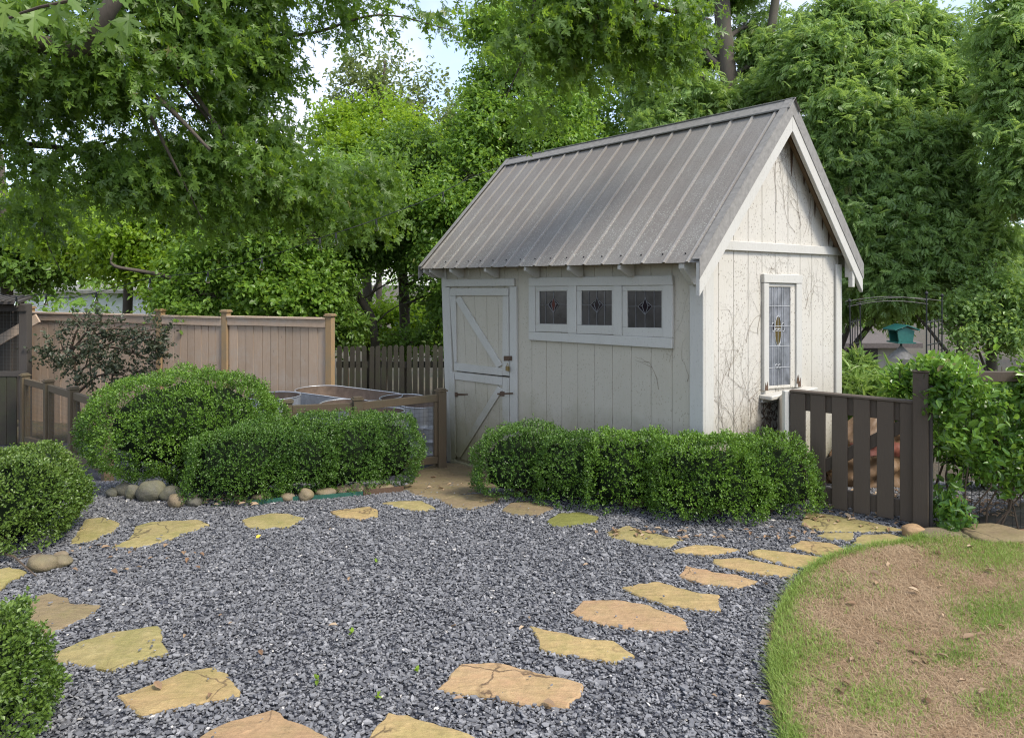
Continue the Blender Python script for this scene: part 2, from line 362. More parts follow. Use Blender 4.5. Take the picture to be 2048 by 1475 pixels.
# roof: ribbed metal on both slopes
def ribbed(front):
    g = G(); sgn = 1 if front else -1
    ye = -SE if front else SW + SE; yr = SW / 2
    dz = ZR - ZE; L = math.hypot(yr - ye, dz); n = np.array([0, -sgn * dz, abs(yr - ye)]) / L
    x0, x1 = -SL - SB, SO; prof = [(x0, 0, 0)]; x = x0 + .085
    while x < x1 - .05:
        prof += [(x - .016, 0, 1), (x - .008, .012, 1), (x + .008, .012, 1), (x + .016, 0, 0)]
        x += .2075
    prof.append((x1, 0, 0)); NS = 5
    for i in range(len(prof) - 1):
        a, b = prof[i], prof[i + 1]
        rn = .95 if a[2] == 1 and b[2] == 1 else .3
        for j in range(NS):
            f0, f1 = j / NS, (j + 1) / NS
            q = []
            for (pp, f) in ((a, f0), (b, f0), (b, f1), (a, f1)):
                q.append(np.array([pp[0], ye + (yr - ye) * f, ZE + dz * f]) + n * pp[1])
            g.add(q, [(0, 1, 2, 3) if front else (3, 2, 1, 0)], 0, rn)
    o = part('roof', MT['roof'], g, bevel=0, label='ribbed galvanised roof slope with pale lichen' if front else None)
    w = o.modifiers.new('weld', 'WELD'); w.merge_threshold = .0005
    s = o.modifiers.new('thick', 'SOLIDIFY'); s.thickness = .003; s.offset = -1
    # screws with rubber washers near the eave and half-way up
    x = x0 + .085 - .06
    while front and x < x1 - .04:
        q = np.array([x, ye + (yr - ye) * .05, ZE + dz * .05]); sc = G(); sc.tube([q, q + n * .010], [.007, .004], 6); sc.build('screw', MT['blackmetal'], o, world=False); x += .2075
ribbed(True); ribbed(False)
# ridge cap
g = G(); sl = (ZR - ZE) / (SW / 2 + SE)
for s_ in (-1, 1):
    a = np.array([0, SW / 2, ZR + .022]); b = a + np.array([0, s_ * .085, -.085 * sl]); 
    for (p, q, h) in ((a, b, .005),):
        g.hexa([(-SL - SB - .02, p[1], p[2]), (SO + .025, p[1], p[2]), (SO + .025, q[1], q[2]), (-SL - SB - .02, q[1], q[2]),
                (-SL - SB - .02, p[1], p[2] + h), (SO + .025, p[1], p[2] + h), (SO + .025, q[1], q[2] + h), (-SL - SB - .02, q[1], q[2] + h)])
    g.beam((-SL - SB - .02, b[1], b[2] + .004), (SO + .025, b[1], b[2] + .004), .012, .014)
g.beam((-SL - SB - .02, SW / 2, ZR + .027), (SO + .025, SW / 2, ZR + .027), .022, .010)
part('ridge_cap', MT['flash'], g, bevel=.002)
# metal rake trim, barge boards, soffit on the gable end (both ends of the roof)
def rake(xin, xout):
    out = 1 if xout > xin else -1
    for s_ in (-1, 1):
        ye = -SE if s_ < 0 else SW + SE
        e0 = np.array([0, ye - (-s_) * 0 , ZE]); r0 = np.array([0, SW / 2, ZR])
        def quad(xa, xb, lo, hi, ext=0.):
            d = (r0 - e0); d /= np.linalg.norm(d); nn = np.array([0, -d[2], d[1]]) if s_ < 0 else np.array([0, d[2], -d[1]])
            nn = nn if nn[2] > 0 else -nn
            # vertical cut at the ridge: offset measured straight down
            e = e0 - d * ext
            v = lambda p, h: p + np.array([0, 0, h / abs(nn[2])])
            P = [v(e, lo), v(r0, lo), v(r0, hi), v(e, hi)]
            V = [(xa, q[1], q[2]) for q in P] + [(xb, q[1], q[2]) for q in P]
            return V
        f = [(3, 2, 1, 0), (4, 5, 6, 7), (0, 1, 5, 4), (1, 2, 6, 5), (2, 3, 7, 6), (3, 0, 4, 7)]
        gg = G(); gg.add(quad(xout + out * .001, xout + out * .005, -.075, .022, .012), f); gg.add(quad(xout - out * .060, xout + out * .005, .0205, .0245, .012), f)
        part('rake_trim', MT['flash'], gg, bevel=0)
        if out > 0: gg = G(); gg.add(quad(xout - out * .034, xout - out * .0, -.165, -.004), f); part('barge_board', MT['trim'], gg)
        gg = G(); gg.add(quad(xin, xout - out * .036, -.030, -.006, -.10), f); gg.add(quad(xin + out * .002, xin + out * .035, -.085, -.0305, -.34), f); part('soffit', MT['soffit'], gg, bevel=0)
rake(0, SO); rake(-SL, -SL - SB)
# rafter tails under both eaves
def tail(x, w=.032, front=True, deep=.09):
    g = G(); y0, y1 = (0, -SE + .015) if front else (SW, SW + SE - .015); s_ = -1 if front else 1
    za = lambda y: roof_z(y) - .006
    g.prism([(x - w / 2, y0 + s_ * .0225, za(y0)), (x - w / 2, y1, za(y1)), (x - w / 2, y1, za(y1) - .03), (x - w / 2, y0 + s_ * .075, za(y1) - deep), (x - w / 2, y0 + s_ * .0225, za(y1) - deep)], (w, 0, 0))
    part('rafter_tail', MT['trim'], g)
for u in (930, 1000, 1081, 1168, 1270): tail(wf(u, 545)[0])
tail(-.045, .05, True, .15); tail(-SL - SB + .07); tail(-SL - .05)
for x in (SO - .06, -.9, -1.8, -2.7): tail(x, .045, False)
# gable frieze board and outlook block
g = G(); a, b = wg(1437, 480), wg(1673, 495); c, d = wg(1673, 513), wg(1437, 497)
zt0, zt1 = (c[2] + d[2]) / 2, (a[2] + b[2]) / 2
g.box((.0005, .113, zt0), (.026, SW + .02, zt1)); g.beam((.013, SW + .02, (zt0 + zt1) / 2), (.013, SW + SE - .06, (zt0 + zt1) / 2), .024, zt1 - zt0 - .006)
part('frieze_board', MT['trim'], g)
g = G(); g.prism([(.0005, .0, ZE + .055), (.0005, .112, ZE + .055), (.0005, .45, zt1 + .34), (.0005, .30, zt1 + .34)], (.022, 0, 0)); part('gable_trim', MT['trim'], g)
g = G(); g.box((SO - .05, SW + .024, ZE - .19), (SO - .01, SW + .07, ZE + .10)); part('bracket', MT['trim'], g)
# rusty run-off stains are on the paint itself: thin brown drips under the soffit
for yy, h in ((.60, .26), (.70, .10), (.745, .06), (.79, .17), (.855, .13), (.91, .15), (.955, .10)):
    yy *= SW; zt = roof_z(yy) - .075; w = random.uniform(.012, .022); P = [(.0005, yy - w, zt + .02), (.0005, yy + w, zt - .015), (.0005, yy + w * 1.1, zt - h * .4), (.0005, yy + w * .5, zt - h * .75), (.0005, yy, zt - h), (.0005, yy - w * .6, zt - h * .8), (.0005, yy - w * .9, zt - h * .3)]
    g = G(); g.prism(P, (.0015, 0, 0)); part('rust_drip', MT['rust'], g, bevel=0)

# dead vine stems clinging to the gable, the corner and the front
def vine(n, start, plane, lim, hmax, depth=3):
    g = G()
    def grow(p, ang, ln, r, lev):
        P = [p]; a = ang
        for _ in range(max(3, int(ln / .045))):
            a += random.gauss(0, .22); p = (p[0] + .045 * math.sin(a), p[1] + .045 * math.cos(a))
            if not (lim[0] < p[0] < lim[1]) or p[1] > hmax(p[0]): break
            P.append(p)
            if lev and random.random() < .33: grow(p, a + random.choice((-1, 1)) * random.uniform(.4, 1.1), ln * .5, r * .62, lev - 1)
        if len(P) > 1:
            Q = [(plane + .003, a_, b_) if kind == 'g' else (a_, plane - .003, b_) for a_, b_ in P]
            g.tube(Q, np.linspace(r, r * .35, len(Q)), 4, cap=False)
    for _ in range(n):
        kind = start[0]; grow((random.uniform(*start[1]), random.uniform(*start[2])), random.gauss(0, .25), random.uniform(.35, 1.0), random.uniform(.0008, .0019), depth)
    return g
g = vine(15, ('g', (.15, .85), (-.1, .5)), .001, (.13, SW - .1), lambda y: zt0 - .02)
part('dead_vine', MT['dead_vine'], g, bevel=0, label='dead vine stems fanning over the gable wall')
g = vine(8, ('g', (.15, SW - .2), (.6, 1.4)), .001, (.13, SW - .1), lambda y: zt0 - .02); part('dead_vine', MT['dead_vine'], g, bevel=0)
g = vine(7, ('g', (SW * .48, SW * .82), (zt1 + .05, zt1 + .30)), .001, (SW * .3, SW - .12), lambda y: roof_z(y) - .12, 3); part('dead_vine', MT['dead_vine'], g, bevel=0)
g = vine(3, ('f', (-.55, -.12), (.5, 1.1)), -.001, (-.65, -.11), lambda x: 1.55, 1); part('dead_vine', MT['dead_vine'], g, bevel=0)
def patch(g, y0, y1, z0, z1, n):
    for _ in range(n):
        y, z = random.uniform(y0, y1), random.uniform(z0, z1); a = random.uniform(0, 6.3)
        P = [(.003, y, z)]
        for _ in range(3):
            a += random.gauss(0, .7); y += .016 * math.sin(a); z += .02 * math.cos(a); P.append((.003, y, z))
        g.tube(P, [.004, .0045, .003, .0015], 4, cap=False)
g = G(); pa, pb = wg(1523, 800), wg(1556, 880); patch(g, pa[1], pb[1], pb[2] - .25, pa[2], 190); part('dead_vine', MT['twig'], g, bevel=0, label='dense dark vine mat under the window sill')

# ---- stable door: jambs, header, two leaves
g = G(); panelF(g, [(893, 559), (1032, 557), (1032, 572), (893, 573)], 0, -.032); part('door_header', MT['trim'], g)
g = G(); panelF(g, [(894.5, 574), (902, 574), (914, 930), (906.5, 930)], 0, -.026); part('door_jamb', MT['door_trim'], g)
g = G(); panelF(g, [(1022.5, 573), (1036, 573), (1038, 1010), (1024, 1010)], 0, -.026); part('door_jamb', MT['trim'], g)
def crop3(p): return (820 + p[0] * .339, 450 + p[1] * .339)
def leaf_door(quad, lab):
    # quad: outer corners tl, tr, br, bl in pixels; vertical planks with grooves
    tl, tr, br, bl = [np.array(q, float) for q in quad]; g = G(); n = 5
    for i in range(n):
        f0, f1 = (i + .012) / n, (i + .988) / n; L = lambda a, b, f: tuple(a + (b - a) * f)
        panelF(g, [L(tl, tr, f0), L(tl, tr, f1), L(bl, br, f1), L(bl, br, f0)], -.0005, -.012)
    panelF(g, [quad[0], quad[1], quad[2], quad[3]], -.0003, -.004)
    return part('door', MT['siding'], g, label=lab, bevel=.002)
def bars(par, name, quads, y1, mat=MT['door_trim']):
    for q in quads:
        g = G(); panelF(g, q, -.0125, y1); g.build(name, mat, par, world=False, bevel=.003)
up = leaf_door([crop3(q) for q in ((246, 373), (592, 371), (597, 888), (273, 855))], 'upper half of the plank door')
bars(up, 'rail', [[crop3(q) for q in ((246, 373), (592, 371), (592, 416), (246, 416))], [crop3(q) for q in ((272, 810), (557, 843), (557, 886), (273, 856))]], -.031)
bars(up, 'stile', [[crop3(q) for q in ((247, 417), (281, 417), (285, 808), (272, 808))], [crop3(q) for q in ((560, 417), (592, 417), (597, 888), (558, 884))]], -.031)
bars(up, 'brace', [[crop3(q) for q in strip((292, 430), (540, 832), 36)]], -.029)
lo = leaf_door([crop3(q) for q in ((250, 862), (597, 899), (600, 1460), (280, 1372))], 'lower half of the plank door with mud-stained foot')
bars(lo, 'rail', [[crop3(q) for q in ((274, 864), (557, 896), (557, 944), (277, 908))]], -.031)
bars(lo, 'stile', [[crop3(q) for q in ((250, 864), (272, 866), (281, 1370), (262, 1368))], [crop3(q) for q in ((559, 898), (597, 901), (600, 1450), (559, 1440))]], -.031)
bars(lo, 'brace', [[crop3(q) for q in strip((545, 958), (292, 1360), 36)]], -.029)
g = G(); panelF(g, [crop3(q) for q in ((276, 857), (597, 889), (597, 898), (276, 862))], .004, -.002); part('door_gap_shade', MT['gap_shade'], g, bevel=0)  # near-black strip painted for the shade between the door halves
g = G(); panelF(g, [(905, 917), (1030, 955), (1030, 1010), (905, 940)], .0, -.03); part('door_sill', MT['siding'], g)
def hinge(par, u, v, name='hinge'):
    g = G(); panelF(g, [(u, v - 2), (u + 22, v - 1), (u + 22, v + 1.2), (u, v + 2.5)], -.0135, -.017); panelF(g, [(u - 3, v - 4), (u + 1, v - 4), (u + 1, v + 4.5), (u - 3, v + 4.5)], -.0135, -.024)
    g.build(name, MT['rust'], par, world=False)
hinge(lo, 916, 788)
g = G(); panelF(g, [(1000, 785), (1031, 784), (1031, 787), (1000, 788)], -.0315, -.036); panelF(g, [(1006, 782), (1014, 782), (1014, 791), (1006, 791)], -.0315, -.04); g.build('latch', MT['rust'], lo, world=False)
g = G(); panelF(g, [(1013, 711), (1029, 711), (1029, 720), (1013, 721)], -.0315, -.036); q = wf(1025.5, 719); g.tube([(q[0], -.03, q[2] + .01), (q[0], -.052, q[2] + .01), (q[0], -.052, q[2] - .02)], .004, 6)
g.build('hasp', MT['rust'], up, world=False)
g = G(); q = wf(1023.5, 736); g.box((q[0] - .02, -.064, q[2] - .022), (q[0] + .02, -.042, q[2] + .022)); a = np.linspace(0, math.pi, 9)
g.tube([(q[0] + .013 * math.cos(t), -.053, q[2] + .022 + .026 * math.sin(t)) for t in a], .0032, 6)
g.build('padlock', MT['brass'], up, world=False, bevel=.003)

# ---- front windows in one long casing
def c8(p): return (1030 + p[0] * .166, 540 + p[1] * .166)
g = G()
for q in ([(190, 92), (1915, 62), (1930, 182), (190, 196)], [(190, 740), (1920, 815), (1915, 945), (190, 840)], [(190, 197), (265, 197), (265, 742), (190, 739)],
          [(663, 190), (760, 188), (760, 763), (663, 760)], [(1210, 187), (1310, 185), (1310, 788), (1210, 783)], [(1808, 184), (1928, 183), (1920, 814), (1808, 810)]):
    panelF(g, [c8(p) for p in q], 0, -.030)
part('window_casing', MT['trim'], g)
def win(outer, gl, v_, h_, dia, wings, red=False):
    o0, o1, o2, o3 = [c8(p) for p in outer]; a, b, c, d = [c8(p) for p in gl]
    g = G()
    for q in ([o0, o1, (o1[0], b[1]), (o0[0], a[1])], [(o0[0], d[1]), (o1[0], c[1]), o2, o3], [(o0[0], a[1] + .2), a, d, (o0[0], d[1] - .2)], [b, (o1[0], b[1] + .2), (o1[0], c[1] - .2), c]):
        panelF(g, q, -.0005, -.019)
    w = g.build('window', MT['door_trim'], shed, world=False, bevel=.003)
    g = G(); panelF(g, [a, b, c, d], -.0008, -.006); g.build('pane', MT['glass'], w, world=False)
    g = G(); yy = -.0085; L = lambda p, q, r=.0028: g.tube([wf(*c8(p), 0) + (0, yy, 0), wf(*c8(q), 0) + (0, yy, 0)], r, 5)
    x0, x1, y0, y1 = gl[0][0], gl[1][0], gl[0][1], gl[2][1]
    (cx, t, bt, hw) = dia; wx, wy = wings; hy = h_
    for x in v_: L((x, y0), (x, y1))
    L((cx, y0), (cx, t)); L((cx, bt), (cx, y1)); L((x0, hy), (cx - wx, hy)); L((cx + wx, hy), (x1, hy))
    for s_ in (-1, 1):
        L((cx, t), (cx + s_ * hw, hy)); L((cx + s_ * hw, hy), (cx, bt)); L((cx + s_ * hw * .8, hy - wy), (cx + s_ * wx, hy)); L((cx + s_ * wx, hy), (cx, bt)); L((cx + s_ * hw * .8, hy - wy * .3), (cx + s_ * wx * .62, hy - 4))
    g.build('leading', MT['lead_dark'], w, world=False)
    g = G(); panelF(g, [c8(p) for p in ((cx, t), (cx + hw, hy), (cx, bt), (cx - hw, hy))], -.0062, -.0075)
    g.build('coloured_glass', MT['glass_red'] if red else MT['glass_dark'], w, world=False)
    g = G()
    for s_ in (-1, 1): panelF(g, [c8(p) for p in ((cx + s_ * hw * .9, hy - wy), (cx + s_ * wx, hy), (cx + s_ * 6, bt), (cx + s_ * hw * .95, hy + 4))], -.0062, -.0070)
    g.build('coloured_glass', MT['glass_dark'], w, world=False)
win([(265, 197), (662, 191), (662, 750), (265, 736)], [(308, 255), (640, 250), (640, 650), (308, 645)], [380], 415, (472, 322, 512, 26), (66, 55), True)
win([(761, 188), (1209, 187), (1209, 775), (761, 762)], [(815, 250), (1182, 245), (1182, 665), (815, 660)], [900, 1090], 417, (995, 328, 512, 32), (76, 50))
win([(1311, 186), (1806, 184), (1806, 808), (1311, 790)], [(1370, 250), (1782, 250), (1782, 695), (1370, 688)], [1465, 1685], 437, (1576, 325, 536, 34), (86, 52))

# ---- tall gable window with sill
g = G()
panelG(g, [(1521, 547.5), (1598.5, 550), (1598, 567), (1521.5, 565)], 0, .034); panelG(g, [(1522, 565.5), (1532, 566), (1532, 778), (1522, 781)], 0, .030); panelG(g, [(1587, 567), (1598, 567.5), (1598, 773), (1587, 774)], 0, .030)
panelG(g, [(1521, 791), (1557, 786), (1557, 800), (1521, 805)], 0, .022)
part('window_casing', MT['trim'], g)
g = G()
for q in ([(1532.3, 566), (1586.7, 567), (1586.7, 574), (1532.3, 573.5)], [(1532.3, 573.6), (1534, 573.6), (1534, 776), (1532.3, 776)], [(1578, 574), (1586.7, 574), (1586.7, 774), (1578, 774)], [(1534, 771.5), (1578, 768.5), (1578, 774), (1534, 777)]): panelG(g, q, -.0005, .014)
gw = g.build('window', MT['siding_gable'], shed, world=False, bevel=.003)
g = G(); panelG(g, [(1534, 573.8), (1578, 574.2), (1578, 768), (1534, 771)], .0003, .005); g.build('pane', MT['glass_pale'], gw, world=False)
g = G(); L = lambda *ps, r=.0026: g.tube([wg(u, v, 0) + (.0075, 0, 0) for u, v in ps], r, 5, cap=False)
for u in (1542.5, 1547, 1562.5, 1566): L((u, 574), (u, 769.5))
L((1554.5, 574), (1554.5, 631)); L((1554.5, 690), (1554.5, 727)); L((1554.5, 741), (1554.5, 769))
for v0, v1 in ((612.5, 611.5), (652.5, 651), (692.5, 691), (735.5, 733)): L((1534, v0), (1578, v1))
def oval(cu, cv, a, b, n=14, r=.0033): L(*[(cu + a * math.sin(t), cv - b * math.cos(t)) for t in np.linspace(0, 2 * math.pi, n)], r=r)
oval(1554.5, 661, 6.8, 30); L((1554.5, 631), (1554.5, 690), r=.002)
for s_ in (-1, 1): oval(1554.5 + s_ * 10, 654, 2.8, 8.5); oval(1554.5 + s_ * 3.2, 659, 3.0, 2.4, 10); oval(1554.5 + s_ * 3, 731.5, 2.6, 3.6, 10)
g.build('leading', MT['lead'], gw, world=False)
def glassoval(cu, cv, a, b, mat):
    g = G(); panelG(g, [(cu + a * math.sin(t), cv - b * math.cos(t)) for t in np.linspace(0, 2 * math.pi, 13)[:-1]], .0052, .0066); g.build('coloured_glass', MT[mat], gw, world=False)
glassoval(1554.5, 661, 6.6, 29, 'glass_amber')
for s_ in (-1, 1): glassoval(1554.5 + s_ * 10, 654, 2.6, 8, 'glass_dark')
g = G(); a, b = wg(1522, 785), wg(1611, 776); zs = (a[2] + b[2]) / 2
g.box((0, a[1] - .03, zs - .03), (.115, b[1] + .0, zs + .004)); part('window_sill', MT['trim'], g, bevel=.006, label='weathered moss-edged window sill')
for (u, v, w) in ((1526, 772, 7), (1589, 758, 5), (1592, 764, 6)):
    g = G(); panelG(g, [(u - w / 2, v + 8), (u - w / 4, v - 8), (u, v), (u + w / 3, v - 10), (u + w / 2, v + 8)], .0305, .033); part('rot_patch', MT['rust'], g, bevel=0)

# small lamp box by the left corner of the shed
g = G(); q = wf(882, 583, .0); g.box((-SL - .10, .02, q[2] - .03), (-SL - .001, .06, q[2] + .03), 0); g.box((-SL - .12, .025, q[2] - .05), (-SL - .085, .055, q[2] + .05), 1)
g.build('junction_box', [MT['post'], MT['trim']], shed, world=False, bevel=.004)

# ------------------------------------------------------------------ GROUND: soil sheet to the horizon, gravel court, lawn
def m_soil():
    t = NT('leafy_soil'); o = t.obj(); n = t.noise(o, 1.1, 6, .7); n2 = t.noise(o, 22, 6, .75)
    c = t.mix(t.ramp(n, [(.35, 0.), (.65, 1.)]), (.070, .052, .036), (.040, .048, .022)); c = t.mix(t.ramp(n2, [(.45, 0.), (.7, .8)]), c, (.13, .085, .05))
    t.set('Base Color', c); t.set('Roughness', .95); t.bump(n2, .8, .03); return t.m
MT['soil'] = m_soil()
xs = np.concatenate([-np.geomspace(400, 14, 14), np.linspace(-12, 12, 49), np.geomspace(14, 400, 14)])
ys = np.concatenate([-np.geomspace(200, 4, 8), np.linspace(-3, 12, 61), np.linspace(12.6, 28, 16), np.geomspace(32, 600, 12)])
X, Y = np.meshgrid(xs, ys); Z = terr(X, Y) - .035
nx, ny = len(xs), len(ys); idx = np.arange(nx * ny).reshape(ny, nx)
q = np.stack([idx[:-1, :-1], idx[:-1, 1:], idx[1:, 1:], idx[1:, :-1]], -1).reshape(-1)
gr = bpy.data.objects.new('ground', mesh_from('ground', np.stack([X, Y, Z], -1).reshape(-1, 3), q, np.full(len(q) // 4, 4), MT['soil'], smooth=True))
COL.objects.link(gr); tag(gr, kind='structure')

# lawn edge traced along the ground
EDGE_PX = [(1585, 1640), (1566, 1500), (1550, 1430), (1540, 1375), (1538, 1330), (1543, 1280), (1555, 1232), (1575, 1190), (1603, 1155), (1640, 1129), (1690, 1110), (1745, 1098), (1795, 1092), (1822, 1083)]
EP = np.array([gp(u, v)[:2] for u, v in EDGE_PX])
def catmull(P, m=10):
    P = np.vstack([2 * P[0] - P[1], P, 2 * P[-1] - P[-2]]); out = []
    for i in range(1, len(P) - 2):
        for t in np.linspace(0, 1, m, endpoint=False):
            a, b, c, d = P[i - 1], P[i], P[i + 1], P[i + 2]
            out.append(.5 * ((2 * b) + (c - a) * t + (2 * a - 5 * b + 4 * c - d) * t * t + (3 * b - a - 3 * c + d) * t ** 3))
    out.append(P[-2]); return np.array(out)
EC = catmull(EP, 8)
def edge_dist(x, y):                             # signed distance to the lawn edge: positive on the lawn
    p = np.stack([x, y], -1); best = np.full(x.shape, 1e9); sg = np.ones(x.shape)
    for a, b in zip(EC[:-1], EC[1:]):
        ab = b - a; t = np.clip(((p - a) @ ab) / (ab @ ab), 0, 1); c = a + t[..., None] * ab; d = np.linalg.norm(p - c, axis=-1)
        s_ = np.sign(ab[0] * (p[..., 1] - a[1]) - ab[1] * (p[..., 0] - a[0])); m = d < best
        best = np.where(m, d, best); sg = np.where(m, -s_, sg)
    return best * sg
LAWN_BACK = 4.42
def snoise(x, y, f=1., seed=0):
    r = np.random.default_rng(seed); v = 0
    for i in range(7):
        a = r.uniform(0, 6.28); k = f * r.uniform(.6, 2.4); v = v + np.sin(x * k * math.cos(a) + y * k * math.sin(a) + r.uniform(0, 6.28)) / (1 + .25 * i)
    return v / 2.6
def lawn_z(x, y, d): return terr(x, y) + .012 + .05 * (1 - np.exp(-np.maximum(d, 0) / .10)) + .012 * snoise(x, y, 5, 3) * np.clip(d * 3, 0, 1)
def m_lawn():
    t = NT('dry_lawn_soil'); o = t.obj(); n = t.noise(o, 2.2, 6, .7); n2 = t.noise(o, 46, 6, .8)
    c = t.mix(t.ramp(n, [(.35, 0.), (.68, 1.)]), (.345, .23, .13), (.27, .17, .098)); c = t.mix(t.ramp(n2, [(.35, .65), (.6, 0.)]), c, (0.114, 0.066, 0.040))
    t.set('Base Color', c); t.set('Roughness', .95); t.bump(n2, .9, .012); return t.m
MT['lawn'] = m_lawn()
NW = 26; sft = np.concatenate([[0, .004, .02], np.geomspace(.03, 1, NW - 3)])
far = np.array([7.5, 3.0]); rows = []
for i, e in enumerate(EC):
    f = i / (len(EC) - 1); tgt = np.array([6.5, .8 + 3.75 * f]); rows.append(e[None] + (tgt - e)[None] * sft[:, None])
LP = np.array(rows); d = edge_dist(LP[..., 0], LP[..., 1]); LZ = lawn_z(LP[..., 0], LP[..., 1], d); LZ[:, 0] = -.03
idx = np.arange(LZ.size).reshape(LZ.shape); q = np.stack([idx[:-1, :-1], idx[:-1, 1:], idx[1:, 1:], idx[1:, :-1]], -1).reshape(-1)
lw = bpy.data.objects.new('lawn', mesh_from('lawn', np.concatenate([LP, LZ[..., None]], -1).reshape(-1, 3), q, np.full(len(q) // 4, 4), MT['lawn'], smooth=True))
COL.objects.link(lw); tag(lw, kind='structure')

# gravel court: a bed sheet and loose slate chips
def m_bed():
    t = NT('slate_gravel_bed'); o = t.obj(); v = t.vor(o, 62, 'F1', 'Color'); e = t.vor(o, 62, 'DISTANCE_TO_EDGE')
    c = t.ramp(t.sep(v)[0], [(0., (.018, .019, .023)), (.6, (.06, .063, .075)), (1., (.13, .135, .155))]); c = t.mix(t.ramp(e, [(.02, .8), (.09, 0.)]), c, (.01, .01, .012))
    t.set('Base Color', c); t.set('Roughness', .7); t.bump(e, .8, .012); return t.m
MT['bed'] = m_bed()
bx = np.linspace(-7.5, 3.1, 60); by = np.linspace(.6, 9.2, 60); X, Y = np.meshgrid(bx, by); Z = terr(X, Y) - .004
D = edge_dist(X, Y); idx = np.arange(X.size).reshape(X.shape); q = np.stack([idx[:-1, :-1], idx[:-1, 1:], idx[1:, 1:], idx[1:, :-1]], -1).reshape(-1, 4)
keep = (D.reshape(-1)[q] < .35).all(1); q = q[keep]
gb = bpy.data.objects.new('gravel_bed', mesh_from('gravel_bed', np.stack([X, Y, Z], -1).reshape(-1, 3), q.ravel(), np.full(len(q), 4), MT['bed'], smooth=True))
COL.objects.link(gb); tag(gb, kind='structure')

